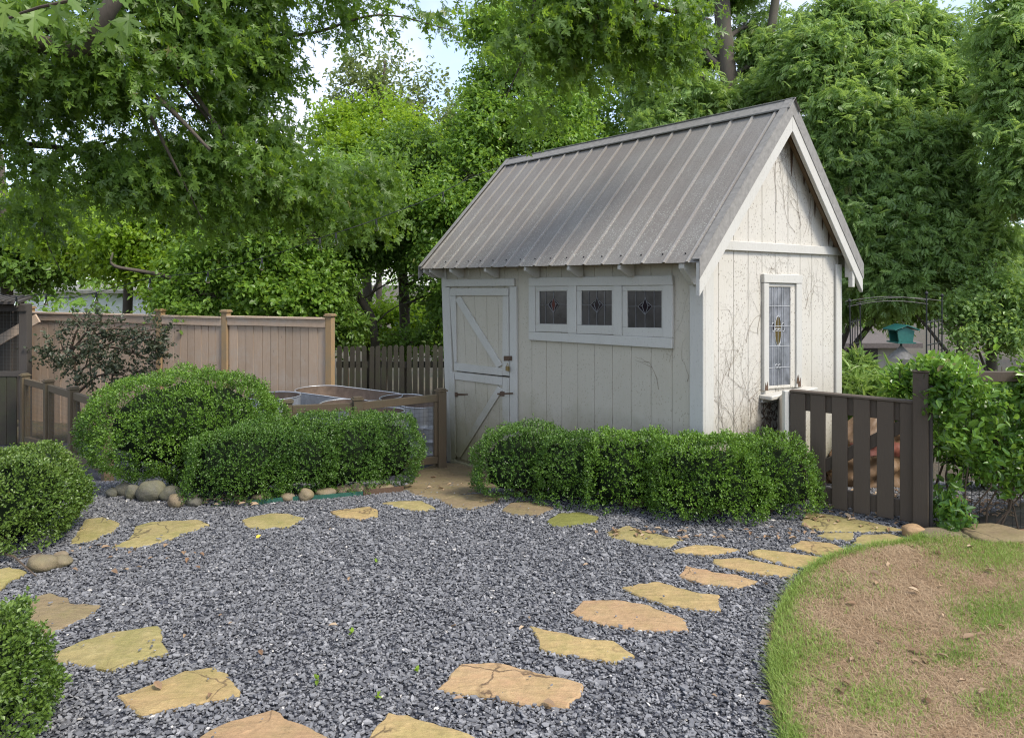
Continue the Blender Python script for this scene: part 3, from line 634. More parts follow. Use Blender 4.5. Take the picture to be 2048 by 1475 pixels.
# ------------------------------------------------------------------ FLAGSTONES (traced on the ground, real slabs 4 cm thick)
FL = [
 ('flag_olive', [(140, 1090), (172, 1040), (205, 1036), (241, 1048), (232, 1060), (180, 1085)], 'olive flagstone half hidden by the left boxwood, behind its right side'),
 ('flag_olive', [(224, 1096), (255, 1083), (266, 1068), (270, 1055), (300, 1046), (340, 1043), (395, 1041), (420, 1050), (390, 1062), (330, 1082), (280, 1096)], 'long pointed tan flagstone in front of the cobbles under the round boxwood'),
 ('flag_olive', [(482, 1042), (500, 1036), (540, 1029), (575, 1029), (608, 1038), (580, 1055), (520, 1058), (493, 1055)], 'oval tan flagstone in front of the low boxwood hedge, left of the small yellowish one'),
 ('flag', [(660, 1025), (690, 1020), (740, 1015), (755, 1021), (756, 1034), (720, 1040), (680, 1036)], 'small yellowish flagstone just in front of the green edging strip'),
 ('flag_olive', [(762, 1008), (800, 1004), (845, 1004), (872, 1020), (840, 1023), (795, 1017)], 'thin leaf-shaped mossy flagstone in front of the brown edging board'),
 ('flag_brown', [(878, 1002), (910, 993), (985, 986), (1015, 992), (985, 1008), (945, 1019), (905, 1015)], 'rounded reddish brown flagstone directly below the door slab'),
 ('flag_brown', [(1003, 1022), (1020, 1008), (1060, 1003), (1110, 1018), (1075, 1031), (1025, 1030)], 'dull brown flagstone beside the left end of the shed hedge'),
 ('flag_moss', [(1094, 1044), (1115, 1030), (1160, 1026), (1198, 1035), (1190, 1046), (1140, 1053), (1105, 1053)], 'bright moss-green flagstone in the shade of the shed hedge'),
 ('flag_olive', [(1214, 1067), (1255, 1053), (1280, 1063), (1368, 1082), (1335, 1096), (1290, 1090), (1225, 1078)], 'greenish wedge-shaped flagstone in front of the middle of the shed hedge'),
 ('flag', [(1344, 1104), (1390, 1092), (1440, 1095), (1480, 1102), (1425, 1112), (1365, 1108)], 'slim yellow flagstone tapering to both ends before the hedge right end'),
 ('flag', [(1494, 1107), (1520, 1101), (1560, 1105), (1648, 1118), (1640, 1134), (1590, 1136), (1520, 1118)], 'long yellow flagstone reaching the grass, upper of two parallel ones'),
 ('flag', [(1426, 1120), (1480, 1118), (1530, 1128), (1597, 1142), (1580, 1158), (1510, 1149), (1450, 1138), (1428, 1130)], 'long yellow flagstone touching the grass edge, lower of two parallel ones'),
 ('flag_pink', [(1356, 1154), (1370, 1134), (1440, 1149), (1475, 1152), (1518, 1166), (1475, 1178), (1400, 1168)], 'pinkish cracked flagstone with a concave upper edge'),
 ('flag', [(1242, 1177), (1315, 1165), (1385, 1186), (1440, 1193), (1438, 1205), (1442, 1222), (1390, 1222), (1330, 1212), (1280, 1196)], 'pale yellow flagstone with a split layer along its right corner'),
 ('flag_pink', [(1141, 1228), (1165, 1204), (1230, 1202), (1300, 1214), (1370, 1241), (1377, 1263), (1280, 1262), (1210, 1252), (1165, 1240)], 'large smooth peach brown flagstone with a yellow left tip'),
 ('flag', [(1058, 1255), (1120, 1268), (1180, 1282), (1230, 1285), (1269, 1313), (1230, 1327), (1160, 1316), (1090, 1305)], 'pale yellow blade-shaped flagstone with a pointed left corner'),
 ('flag_pink', [(874, 1382), (920, 1332), (1000, 1329), (1060, 1345), (1168, 1371), (1160, 1395), (1135, 1420), (1060, 1412), (960, 1395)], 'largest tan flagstone at the bottom centre, cracked lengthways'),
 ('flag', [(735, 1480), (775, 1428), (850, 1445), (940, 1470), (985, 1500), (930, 1560), (700, 1550)], 'yellow flagstone cut off by the bottom of the view, right of the two'),
 ('flag_pink', [(395, 1478), (460, 1445), (545, 1422), (570, 1440), (655, 1475), (700, 1530), (560, 1560), (400, 1540)], 'green and peach flagstone cut off by the bottom of the view, left of the two'),
 ('flag', [(233, 1396), (310, 1371), (370, 1345), (430, 1337), (460, 1360), (482, 1393), (380, 1412), (285, 1434), (262, 1420)], 'ochre flagstone sprinkled with slate chips at the lower left'),
 ('flag_olive', [(107, 1310), (160, 1285), (210, 1270), (318, 1254), (326, 1290), (338, 1308), (285, 1320), (230, 1343), (165, 1333), (115, 1327)], 'big olive green flagstone with a branching crack at the left'),
 ('flag_brown', [(55, 1215), (75, 1195), (100, 1188), (135, 1198), (140, 1210), (202, 1213), (175, 1235), (95, 1272), (50, 1265)], 'brown flagstone with a mossy green rim above the near left boxwood'),
 ('flag_olive', [(-60, 1150), (20, 1136), (57, 1146), (12, 1168), (0, 1190), (-70, 1215)], 'thick mossy slab on the left border below the left boxwood'),
 ('flag', [(1578, 1095), (1600, 1083), (1660, 1088), (1695, 1102), (1655, 1114), (1615, 1106)], 'yellow flagstone before the gate, in gravel nearest to the lawn corner'),
 ('flag_olive', [(1632, 1073), (1650, 1068), (1708, 1068), (1704, 1081), (1660, 1081)], 'small tan flagstone between two others before the gate'),
 ('flag_olive', [(1706, 1088), (1722, 1071), (1780, 1070), (1812, 1079), (1800, 1090), (1740, 1093)], 'tan flagstone before the gate beside the gate post'),
 ('flag_olive', [(1600, 1050), (1612, 1026), (1650, 1030), (1740, 1046), (1815, 1063), (1720, 1065), (1640, 1064)], 'broad mossy threshold slab right under the gate'),
 ('flag_brown', [(800, 978), (838, 940), (880, 925), (960, 930), (1010, 955), (1000, 975), (955, 985), (890, 1002), (830, 992)], 'large sloping brown slab in front of the shed door'),
]
FPOLY = []
def slab(mat, pts, lab, base_rise=.011):
    P = np.array([gp(u, v) for u, v in pts]); Q = []
    for i in range(len(P)):                       # chip the traced outline
        a, b = P[i], P[(i + 1) % len(P)]; n = max(2, int(np.linalg.norm(b - a) / .035))
        for j in range(n):
            t = j / n; p = a + (b - a) * t; dn = np.array([-(b - a)[1], (b - a)[0], 0]); dn /= np.linalg.norm(dn) + 1e-9
            Q.append(p + dn * random.gauss(0, .0045 if j else .002))
    Q = np.array(Q); FPOLY.append(Q[:, :2].copy()); c = Q.mean(0)
    Q[:, 2] = terr(0, Q[:, 1]) + base_rise
    n = len(Q)
    inn = c + (Q - c) * .965; inn[:, 2] = Q[:, 2]; rim = Q.copy(); rim[:, 2] -= .006; low = c + (Q - c) * 1.012; low[:, 2] = Q[:, 2] - .045
    mid = c + (Q - c) * .55; mid[:, 2] = terr(0, mid[:, 1]) + base_rise + .004 + np.array([random.gauss(0, .0012) for _ in Q])
    V = np.concatenate([mid, inn, rim, low]); f = [tuple(range(n))]
    for k in range(3): f += [(k * n + (i + 1) % n, k * n + i, (k + 1) * n + i, (k + 1) * n + (i + 1) % n) for i in range(n)]
    g = G(); g.add(V, f)
    # cracks: thin dark seams in the large ones
    base = np.array([c[0], c[1], float(terr(0, c[1]))])
    return g.solo('flagstone', MT[mat], base, lab, 'flagstone', 'flagstones laid in the slate gravel')
for m_, p_, l_ in FL: slab(m_, p_, l_)
bpy.data.objects['flagstone.027'].name = 'door_slab'
bpy.data.objects['door_slab']['group'] = ''; del bpy.data.objects['door_slab']['group']; bpy.data.objects['door_slab']['category'] = 'stone slab'

def inpoly(x, y, P):
    c = np.zeros(x.shape, bool); n = len(P); j = n - 1
    for i in range(n):
        xi, yi, xj, yj = *P[i], *P[j]
        c ^= ((yi > y) != (yj > y)) & (x < (xj - xi) * (y - yi) / (yj - yi + 1e-12) + xi); j = i
    return c
# loose slate chips
N = 320000
yy = np.sqrt(rng.uniform(1.7 ** 2, 6.6 ** 2, N)); xx = rng.uniform(-.95, .78, N) * yy
keep = edge_dist(xx, yy) < -.012
keep &= rng.random(N) < np.where(yy > 5.4, .75, 1.)
ins = np.zeros(N, bool)
for P in FPOLY:
    bbm = (xx > P[:, 0].min()) & (xx < P[:, 0].max()) & (yy > P[:, 1].min()) & (yy < P[:, 1].max()); ii = np.where(bbm)[0]
    ins[ii] |= inpoly(xx[ii], yy[ii], P.mean(0) + (P[::2] - P.mean(0)) * .965)
onstone = ins & (rng.random(N) < .006); keep &= (~ins) | onstone
xx, yy, onstone = xx[keep], yy[keep], onstone[keep]; n = len(xx)
sz = rng.lognormal(-4.98, .38, n) * np.where(onstone, .8, 1); asp = rng.uniform(.38, .85, n); th = rng.uniform(.07, .24, n)
ang = np.sort(rng.uniform(0, 1, (n, 5)) * .7 + np.arange(5) * 1.0, 1) * (2 * math.pi / 5)
rad = rng.uniform(.7, 1.15, (n, 5)); top = np.stack([np.cos(ang) * rad, np.sin(ang) * rad * asp[:, None], np.repeat(th[:, None], 5, 1)], -1)
bot = top * np.array([1.08, 1.08, -1.]); L_ = np.concatenate([top, bot], 1) * sz[:, None, None]
yaw = rng.uniform(0, 6.28, n); tl = rng.normal(0, .24, n) * np.where(onstone, .2, 1); ta = rng.uniform(0, 6.28, n)
c, s_ = np.cos(yaw)[:, None], np.sin(yaw)[:, None]; L_ = np.stack([L_[..., 0] * c - L_[..., 1] * s_, L_[..., 0] * s_ + L_[..., 1] * c, L_[..., 2]], -1)
L_[..., 2] += (L_[..., 0] * np.cos(ta)[:, None] + L_[..., 1] * np.sin(ta)[:, None]) * np.tan(tl)[:, None]
zz = terr(xx, yy) + rng.uniform(.0, .010, n) + np.where(onstone, .022, 0)
V = (L_ + np.stack([xx, yy, zz], -1)[:, None]).reshape(-1, 3)
b0 = (np.arange(n) * 10)[:, None]
tf = b0 + np.arange(5); sf = np.stack([b0 + np.array([(i + 5), ((i + 1) % 5 + 5), (i + 1) % 5, i]) for i in range(5)], 1)   # n,5,4
LV = np.concatenate([tf[:, None, :].reshape(n, 5), sf.reshape(n, 20)], 1).ravel(); LT = np.tile([5, 4, 4, 4, 4, 4], n)
rr = .08 + .92 * rng.beta(2.6, 2.8, n); rr[rng.random(n) < .006] = 1.
def m_chip():
    t = NT('slate_chips'); r = t.attr(); n_ = t.noise(t.obj(), 90, 4, .7)
    c = t.ramp(r, [(0., (0.039, 0.039, 0.042)), (.3, (0.105, 0.105, 0.110)), (.6, (0.205, 0.205, 0.208)), (.9, (0.323, 0.318, 0.314)), (.985, (0.392, 0.381, 0.362)), (1., (0.611, 0.575, 0.517))])
    c = t.mix(t.ramp(n_, [(.4, 0.), (.7, .35)]), c, (.06, .062, .07)); t.set('Base Color', c); t.set('Roughness', .58); t.set('Specular IOR Level', .5); return t.m
MT['chip'] = m_chip()
ch = bpy.data.objects.new('slate_gravel', mesh_from('slate_gravel', V, LV, LT, MT['chip'], rnd=np.repeat(rr, 6))); COL.objects.link(ch); tag(ch, 'loose blue grey slate chips covering the court', 'gravel', kind='stuff')

# grass and straw on the lawn
def blades(name, x, y, z, ln, wd, lean, mat, rnd, lab, cat):
    n = len(x); a = rng.uniform(0, 6.28, n); d = np.stack([np.cos(a), np.sin(a)], -1); p = np.stack([-d[:, 1], d[:, 0]], -1)
    sn, cs = np.sin(lean), np.cos(lean)
    b = np.stack([x, y, z], -1); up = np.array([0, 0, 1.])
    P3 = lambda t, s_, cu: b + np.concatenate([d * (ln * t * (sn * (1 + cu)))[:, None] + p * (wd * s_)[:, None], (ln * t * cs * (1 - .35 * cu * t))[:, None]], 1)
    V = np.stack([P3(0, -.5, 0.), P3(0, .5, 0.), P3(.55, .42, .25), P3(.55, -.42, .25), P3(1., 0., .7)], 1).reshape(-1, 3)
    b0 = (np.arange(n) * 5)[:, None]; LV = np.concatenate([b0 + [0, 1, 2, 3], b0 + [3, 2, 4]], 1).ravel()
    o = bpy.data.objects.new(name, mesh_from(name, V, LV, np.tile([4, 3], n), mat, rnd=np.repeat(rnd, 2))); COL.objects.link(o); return tag(o, lab, cat, kind='stuff')
N = 330000
yy = np.sqrt(rng.uniform(2.0 ** 2, 4.75 ** 2, N)); xx = rng.uniform(.30, .92, N) * yy; dd = edge_dist(xx, yy)
back = 1075 + (2048 - (1024 + F * xx / yy)) * -.03
v_ = HY + F * CAMH / yy; u_ = 1024 + F * xx / yy
ok = (dd > .0) & (v_ > 1082 + np.clip(u_ - 1820, 0, 400) * .03)
xx, yy, dd, u_, v_ = xx[ok], yy[ok], dd[ok], u_[ok], v_[ok]
def blob(u0, v0, ru, rv): return np.exp(-(((u_ - u0) / ru) ** 2 + ((v_ - v0) / rv) ** 2))
gn = np.exp(-(dd / (.055 + .03 * snoise(xx, yy, 3, 5) + .02 * snoise(xx, yy, 14, 8))) ** 2) * 1.1
gn += .95 * blob(2010, 1245, 90, 38) + .75 * blob(1925, 1345, 60, 26) + .7 * blob(1740, 1430, 90, 45) + .9 * blob(1990, 1130, 90, 34) + .8 * blob(2040, 1370, 60, 40) + .75 * blob(1990, 1440, 60, 36) + .5 * blob(1660, 1200, 50, 35) + .5 * blob(1850, 1095, 60, 16) + .35 * blob(1640, 1330, 60, 60)
gn = np.clip(gn * (.75 + .45 * snoise(xx, yy, 7, 9)) + .09 * snoise(xx, yy, 11, 4), 0, 1.2)
pick = rng.random(len(xx)); green = pick < gn * .85; straw = (~green) & (rng.random(len(xx)) < .72)
MT['grass'] = m_leaf('grass_blades', (0.093, 0.165, 0.023), (0.167, 0.267, 0.037), (0.270, 0.349, 0.080), .3, .5)
MT['straw'] = m_leaf('dry_straw', (0.202, 0.129, 0.069), (0.350, 0.239, 0.133), (0.460, 0.345, 0.212), .1, .8, (0.386, 0.267, 0.156), 3.)
i = np.where(green)[0]; n = len(i); tall = np.exp(-(dd[i] / .10) ** 2)
blades('grass', xx[i], yy[i], lawn_z(xx[i], yy[i], dd[i]) - .004, rng.uniform(.022, .045, n) * (1 + .55 * tall), rng.uniform(.0016, .0032, n), np.abs(rng.normal(.4, .32, n)), MT['grass'], np.clip(rng.normal(.45, .25, n), 0, 1), 'green grass along the lawn edge and in patches', 'grass')
i = np.where(straw)[0]; n = len(i)
blades('dry_grass', xx[i], yy[i], lawn_z(xx[i], yy[i], dd[i]) - .001, rng.uniform(.012, .036, n), rng.uniform(.0012, .0028, n), rng.normal(1.22, .28, n), MT['straw'], np.clip(rng.normal(.5, .28, n), 0, 1), 'dry brown clippings over the worn lawn', 'dry grass')

# ------------------------------------------------------------------ GATE, its post, wing wall, wire trellis
GA, GB = px(1581, 780, 4.98), px(1829, 803, 4.52); gz0, gz1 = .035, .815
gate = thing('garden_gate', 'low dark brown picket gate beside the white shed', 'gate', (GA[0], GA[1], 0), math.atan2(GB[1] - GA[1], GB[0] - GA[0]))
GL = math.hypot(GB[0] - GA[0], GB[1] - GA[1])
pk = [(1581, 1611), (1621, 1651), (1664, 1695), (1707, 1740), (1754, 1788), (1800, 1828)]
gd = np.array([GB[0] - GA[0], GB[1] - GA[1]]) / GL
def gx(u):                                       # pixel column to distance along the gate
    k = (u - 1024) / F; return (k * GA[1] - GA[0]) / (gd[0] - k * gd[1])
for a, b in pk:
    g = G(); g.box((gx(a), -.011, gz0 + random.uniform(-.004, .004)), (gx(b), .011, gz1 - .012)); g.build('picket', MT['gate'], gate, world=False, bevel=.003)
g = G(); g.box((-.004, -.018, gz1 - .011), (GL + .004, .055, gz1 + .006)); g.build('cap_rail', MT['gate'], gate, world=False, bevel=.003)
g = G(); g.box((.01, .012, gz1 - .135), (GL - .01, .048, gz1 - .013)); g.build('rail', MT['gate'], gate, world=False, bevel=.003)
g = G(); g.box((.01, .012, gz0 + .02), (GL - .01, .048, gz0 + .13)); g.build('rail', MT['gate'], gate, world=False, bevel=.003)
g = G(); g.beam((.12, .031, gz0 + .20), (GL - .06, .031, gz1 - .16), .034, .075, (0, 0, 1)); g.build('brace', MT['gate'], gate, world=False, bevel=.003)
g = G()
for z in (gz0 + .08, gz1 - .07): g.box((GL - .14, .049, z - .016), (GL + .03, .054, z + .016))
g.build('hinge', MT['blackmetal'], gate, world=False)

wing = thing('wing_wall', 'short white board panel between the shed window sill and the gate', 'wall panel', (GA[0], GA[1], 0))
wq = px(1555, 790, 5.80); wz = CAMH - (794 - HY) / F * 5.80
dv = np.array([wq[0] - GA[0], wq[1] - GA[1], 0]); nv = np.array([-dv[1], dv[0], 0]); nv /= np.linalg.norm(nv)
p0 = np.array([GA[0] - .02, GA[1] + .04, -.05]); p1 = np.array([wq[0], wq[1], -.40])
g = G(); g.prism([p0, p1, (p1[0], p1[1], wz), (p0[0], p0[1], .805)], nv * -.05); g.build('panel', MT['siding_gable'], wing, bevel=.003)
g = G(); g.beam((GA[0] - .030, GA[1] + .016, -.05), (GA[0] - .030, GA[1] + .016, .812), .03, .05, (0, 1, 0)); g.build('trim', MT['trim'], wing, bevel=.003)

gpz = px(1842, 740, 4.5); POST = np.array([gpz[0], 4.50, 0.])
gpost = thing('gate_post', 'square dark brown gate post taller than the gate', 'post', POST, math.atan2(gd[1], gd[0]))
g = G(); g.box((-.042, -.045, -.1), (.046, .045, gpz[2] - .012)); g.build('shaft', MT['gate'], gpost, world=False, bevel=.004)
g = G(); g.box((-.048, -.051, gpz[2] - .011), (.052, .051, gpz[2])); g.build('cap', MT['gate'], gpost, world=False, bevel=.003)
g = G(); g.box((.047, -.02, -.05), (.066, .02, .93)); g.build('strip', MT['coop'], gpost, world=False, bevel=.002)

TX1, TY = 5.2, 4.46; trel = thing('wire_trellis_fence', 'dark wire mesh fence with a brown top rail, right of the gate post', 'fence', (POST[0] + .1, TY, 0))
g = G(); g.box((POST[0] + .07, TY - .018, .955), (TX1, TY + .018, 1.02)); g.build('rail', MT['gate'], trel, bevel=.003)
g = G(); x = POST[0] + .09
while x < TX1: g.tube([(x, TY, -.02), (x, TY, .955)], .0017, 4); x += .052
z = .03
while z < .95: g.tube([(POST[0] + .07, TY, z), (TX1, TY, z)], .0017, 4); z += .102
g.build('wire_mesh', MT['blackmetal'], trel)
g = G(); g.box((TX1 - .09, TY - .045, -.1), (TX1, TY + .045, 1.04)); g.build('post', MT['gate'], trel, bevel=.004)

# ------------------------------------------------------------------ CEDAR FENCE
c0, c1 = np.array([-2.52, 9.5]), np.array([-8.3, 11.29]); cd = (c1 - c0) / np.linalg.norm(c1 - c0)
def cx(u): k = (u - 1024) / F; return (k * c0[1] - c0[0]) / (cd[0] - k * cd[1])
CL = np.linalg.norm(c1 - c0); zt = CAMH - (636 - HY) / F * 9.5; zb_ = -.75
cf = thing('cedar_fence', 'tall weathered pinkish cedar board fence with capped posts behind the tanks', 'fence', (*c0, -.6), math.atan2(cd[1], cd[0]))
pu = [660, 452, 321]
for u in pu + [60]:
    s_ = cx(u); top = CAMH - ({660: 627, 452: 619, 321: 617, 60: 612}[u] - HY) / F * (c0[1] + cd[1] * s_) + .6
    g = G(); g.box((s_ - .047, -.05, -.2), (s_ + .047, .044, top - .035)); p = g.build('post', MT['post'], cf, world=False, bevel=.004)
    g = G(); g.box((s_ - .066, -.068, top - .036), (s_ + .066, .062, top - .018)); g.box((s_ - .055, -.057, top - .018), (s_ + .055, .05, top)); g.build('post_cap', MT['post'], p, world=False, bevel=.004)
ed = [cx(u) for u in pu] + [CL]
tops = {0: (636, 632), 1: (634, 630.5), 2: (629.5, 624)}
for i in range(3):
    s0, s1 = ed[i] + .05, ed[i + 1] - .05; za = CAMH - (tops[i][0] - HY) / F * (c0[1] + cd[1] * s0) + .6; zb2 = CAMH - (tops[i][1] - HY) / F * (c0[1] + cd[1] * (min(s1, cx(60)))) + .6
    Z = lambda s_: za + (zb2 - za) * (s_ - s0) / (min(s1, cx(60)) - s0)
    g = G(); s_ = s0
    while s_ < s1 - .01:
        w = min(random.uniform(.115, .145), s1 - s_); dz_ = random.uniform(-.002, .004)
        g.hexa([(s_, -.006 + dz_, -.2), (s_ + w - .006, -.006 + dz_, -.2), (s_ + w - .006, .012 + dz_, -.2), (s_, .012 + dz_, -.2), (s_, -.006 + dz_, Z(s_) - .03), (s_ + w - .006, -.006 + dz_, Z(s_ + w) - .03), (s_ + w - .006, .012 + dz_, Z(s_ + w) - .03), (s_, .012 + dz_, Z(s_) - .03)])
        s_ += w
    g.build('board_panel', MT['cedar'], cf, world=False, bevel=.002)
    def sl(z0, z1, y0, y1):
        return [(s0, y0, za + z0), (s1, y0, Z(s1) + z0), (s1, y1, Z(s1) + z0), (s0, y1, za + z0), (s0, y0, za + z1), (s1, y0, Z(s1) + z1), (s1, y1, Z(s1) + z1), (s0, y1, za + z1)]
    g = G(); g.hexa(sl(-.125, -.022, .017, .038)); g.hexa(sl(-.125, -.022, -.03, -.0105)); g.build('fascia_rail', MT['cedar'], cf, world=False, bevel=.003)
    g = G(); g.hexa(sl(-.021, .006, -.05, .055)); g.build('cap_rail', MT['cedar'], cf, world=False, bevel=.003)

# ------------------------------------------------------------------ DARK PICKET FENCE behind
PY = 10.2; x0, x1 = px(672, 0, PY)[0], px(925, 0, PY)[0]; ptop = CAMH - (691 - HY) / F * PY
pf = thing('picket_fence', 'dark mossy round-topped picket fence between cedar fence and shed', 'fence', (x0, PY, -.6))
n = 20
for i in range(n):
    x = x0 + (i + .5) * (x1 - x0) / n + random.uniform(-.005, .005); w = .033; t = ptop + random.uniform(-.012, .012); ln = random.gauss(0, .006)
    P = [(x - w, PY, -.75), (x + w, PY, -.75), (x + w + ln, PY, t - .035)] + [(x + w * math.cos(a) + ln, PY, t - .035 + .035 * math.sin(a)) for a in (.6, 1.2, 1.95, 2.55)] + [(x - w + ln, PY, t - .035)]
    g = G(); g.prism(P, (0, .018, 0)); g.build('picket', MT['oldwood'], pf)
for z in (ptop - .28, -.35):
    g = G(); g.box((x0, PY + .019, z - .045), (x1, PY + .06, z + .045)); g.build('rail', MT['oldwood'], pf)

# ------------------------------------------------------------------ LOW WIRE GARDEN FENCES
def low_fence(name, lab, pts, ztop, base, posts_on=None):
    f = thing(name, lab, 'fence', base)
    for i, (x, y) in enumerate(pts):
        if posts_on and not posts_on[i]: continue
        zt_ = ztop[i] + .035; a, b = pts[max(0, i - 1)], pts[min(len(pts) - 1, i + 1)]; w = .045
        d_ = np.array([b[0] - a[0], b[1] - a[1]]); d_ /= np.linalg.norm(d_)
        g = G(); zb = float(terr(0, y)) - .15
        g.beam((x, y, zb), (x, y, zt_), 2 * w, 2 * w, (d_[0], d_[1], 0)); p = g.build('post', MT['fencewood'], f, bevel=.004)
        g = G(); g.beam((x, y, zt_ + .0005), (x, y, zt_ + .016), 2.5 * w, 2.5 * w, (d_[0], d_[1], 0)); g.beam((x, y, zt_ + .0165), (x, y, zt_ + .03), 1.9 * w, 1.9 * w, (d_[0], d_[1], 0)); g.build('post_cap', MT['fencewood'], p, bevel=.003)
    for i in range(len(pts) - 1):
        a, b = np.array(pts[i]), np.array(pts[i + 1]); d_ = (b - a) / np.linalg.norm(b - a); a2, b2 = a + d_ * .046, b - d_ * .046
        A = np.array([*a2, ztop[i] - .03]); B = np.array([*b2, ztop[i + 1] - .03])
        g = G(); g.beam(A, B, .04, .075); g.build('rail', MT['fencewood'], f, bevel=.003)
        za, zb = float(terr(0, a[1])) + .10, float(terr(0, b[1])) + .10; A2 = np.array([*a2, za]); B2 = np.array([*b2, zb])
        g = G(); g.beam(A2, B2, .04, .075); g.build('rail', MT['fencewood'], f, bevel=.003)
        for (p, z1, z2) in ((a2 + d_ * .018, za, ztop[i] - .07), (b2 - d_ * .018, zb, ztop[i + 1] - .07)):
            g = G(); g.beam((*p, z1 + .04), (*p, z2), .035, .036, (d_[0], d_[1], 0)); g.build('stile', MT['fencewood'], f, bevel=.003)
        g = G(); L = np.linalg.norm(b2 - a2); nn = int(L / .05)
        for k in range(1, nn):
            t = k / nn; p = a2 + (b2 - a2) * t; g.tube([(*p, za + (zb - za) * t), (*p, A[2] + (B[2] - A[2]) * t)], .0011, 3, cap=False)
        for k in range(1, 14):
            t = k / 14; g.tube([A2 + (A - A2) * t, B2 + (B - B2) * t], .0011, 3, cap=False)
        g.build('wire_mesh', MT['greywire'], f)
    return f
q = [px(882, 783, 7.36), px(715, 800, 6.88), px(575, 806, 6.7)]
low_fence('low_wire_fence', 'low brown post and rail fence with wire in front of the metal tanks', [(p[0], p[1]) for p in q], [p[2] - .03 for p in q], (q[1][0], q[1][1], -.36))
q = [px(50, 752, 8.72), px(97, 764, 8.1), px(147, 779, 7.45), px(215, 800, 6.75)]
low_fence('low_wire_fence', 'low brown post and rail fence with wire running from the coop behind the round boxwood', [(p[0], p[1]) for p in q], [p[2] - .03 for p in q], (q[1][0], q[1][1], -.4))

# ------------------------------------------------------------------ STOCK TANKS
def tank(lab, u, v, Y, r, h, straight=0., rot=0., zr=None):
    c = px(u, v, Y); z1 = c[2] if zr is None else zr; z0 = z1 - h
    t = thing('stock_tank', lab, 'metal tank', (c[0], c[1], z0), 0, 'galvanised stock tanks used as planters')
    k = 40; g = G(); prof = [(r * .95, 0)]
    for i in range(1, 26):
        f = i / 26; b = 0
        for m_ in (.28, .62): b += .010 * math.exp(-((f - m_) / .035) ** 2)
        prof.append((r * (.955 + .045 * f) + b, h * f))
    prof.append((r, h - .004)); g.lathe((c[0], c[1], z0), prof, k, straight=straight, rot=rot)
    g.build('shell', MT['galv'], t, smooth=True)
    g = G(); g.lathe((c[0], c[1], z0), [(r - .006, h - .003), (r * .955, .10), (.0001, .10)], k, straight=straight, rot=rot); g.build('liner', MT['tank_in'], t, smooth=True)
    g = G(); ring = []
    for a in np.arange(k + 1) * 2 * math.pi / k:
        x = math.cos(a) * r + (1 if math.cos(a) >= 0 else -1) * straight / 2; y = math.sin(a) * r
        ring.append((c[0] + x * math.cos(rot) - y * math.sin(rot), c[1] + x * math.sin(rot) + y * math.cos(rot), z1))
    g.tube(ring, .008, 6, cap=False); g.build('rim', MT['galv'], t, smooth=True)
    return t
tank('long oval galvanised tank, farthest back by the cedar fence', 695, 785, 8.75, .33, .60, .95, math.atan2(-.9, 1.35))
tank('round galvanised tank half hidden behind the right side of the round boxwood', 548, 791, 8.2, .30, .55)
tank('round galvanised tank behind the middle post of the low fence', 690, 806, 7.75, .27, .55)
tank('long oval grey tank with bright ribs beside the shed wall', 826, 801, 8.1, .27, .60, .50, math.atan2(-.55, .42))
tank('round galvanised tank just right of the low fence middle post', 768, 822, 7.3, .215, .52)
tank('small round galvanised tank next to the shed corner post', 864, 851, 7.78, .165, .40)

# ------------------------------------------------------------------ CHICKEN COOP
cy0 = 8.95; X0, X1 = -9.2, px(54, 0, cy0)[0]; cb = -.5
coop = thing('chicken_coop', 'dark timber chicken coop with wire front at the left edge', 'coop', (X1 - .5, cy0, cb))
zc1 = CAMH - (607 - HY) / F * cy0
for x in (X1 - .055, X1 - 1.3, X1 - 2.5):
    g = G(); g.box((x - .055, cy0, cb), (x + .055, cy0 + .1, zc1)); g.build('post', MT['coop'], coop, bevel=.004)
Xb = X1 * (cy0 + 1.72) / cy0 - .02
for y in (cy0 + 1.6,):
    g = G(); g.box((Xb - .11, y, cb), (Xb, y + .1, zc1)); g.build('post', MT['coop'], coop, bevel=.004)
def cz(v): return CAMH - (v - HY) / F * cy0
for v0, v1 in ((609, 622), (742, 752)):
    g = G(); g.box((X0, cy0 - .02, cz(v1)), (X1 - .002, cy0 - .001, cz(v0))); g.build('rail', MT['coop'], coop, bevel=.003)
g = G(); x = X0
while x < X1 - .13: g.box((x, cy0 - .012, cb), (min(x + .118, X1 - .112), cy0 + .008, cz(753))); x += .125
g.build('lower_boards', MT['oldwood'], coop, bevel=.002)
g = G(); x = X1 - .13
while x > X1 - 1.3: g.tube([(x, cy0 + .01, cz(742)), (x, cy0 + .01, cz(622))], .0016, 3, cap=False); x -= .045
z = cz(742)
while z < cz(622): g.tube([(X1 - .11, cy0 + .01, z), (X1 - 1.4, cy0 + .01, z)], .0016, 3, cap=False); z += .045
g.build('wire_mesh', MT['greywire'], coop)
g = G(); g.box((X0, cy0 + 1.55, cb), (Xb - .11, cy0 + 1.6, zc1)); g.build('back_boards', MT['coop'], coop)
g = G(); g.beam((X1 - .75, cy0 + .5, cz(690)), (X1 - .2, cy0 + .5, cz(640)), .03, .12); g.build('perch', MT['cedar'], coop)
g = G(); g.hexa([(X0, cy0 - .25, zc1 + .002), (X1 + .06, cy0 - .25, zc1 + .002), (Xb + .05, cy0 + 1.8, zc1 + .02), (X0, cy0 + 1.8, zc1 + .02), (X0, cy0 - .25, zc1 + .035), (X1 + .06, cy0 - .25, zc1 + .035), (Xb + .05, cy0 + 1.8, zc1 + .055), (X0, cy0 + 1.8, zc1 + .055)])
x = X0
while x < X1: g.beam((x, cy0 - .27, zc1 + .045), (x * 1.19, cy0 + 1.8, zc1 + .065), .03, .02); x += .09
g.build('roof', MT['coop'], coop)

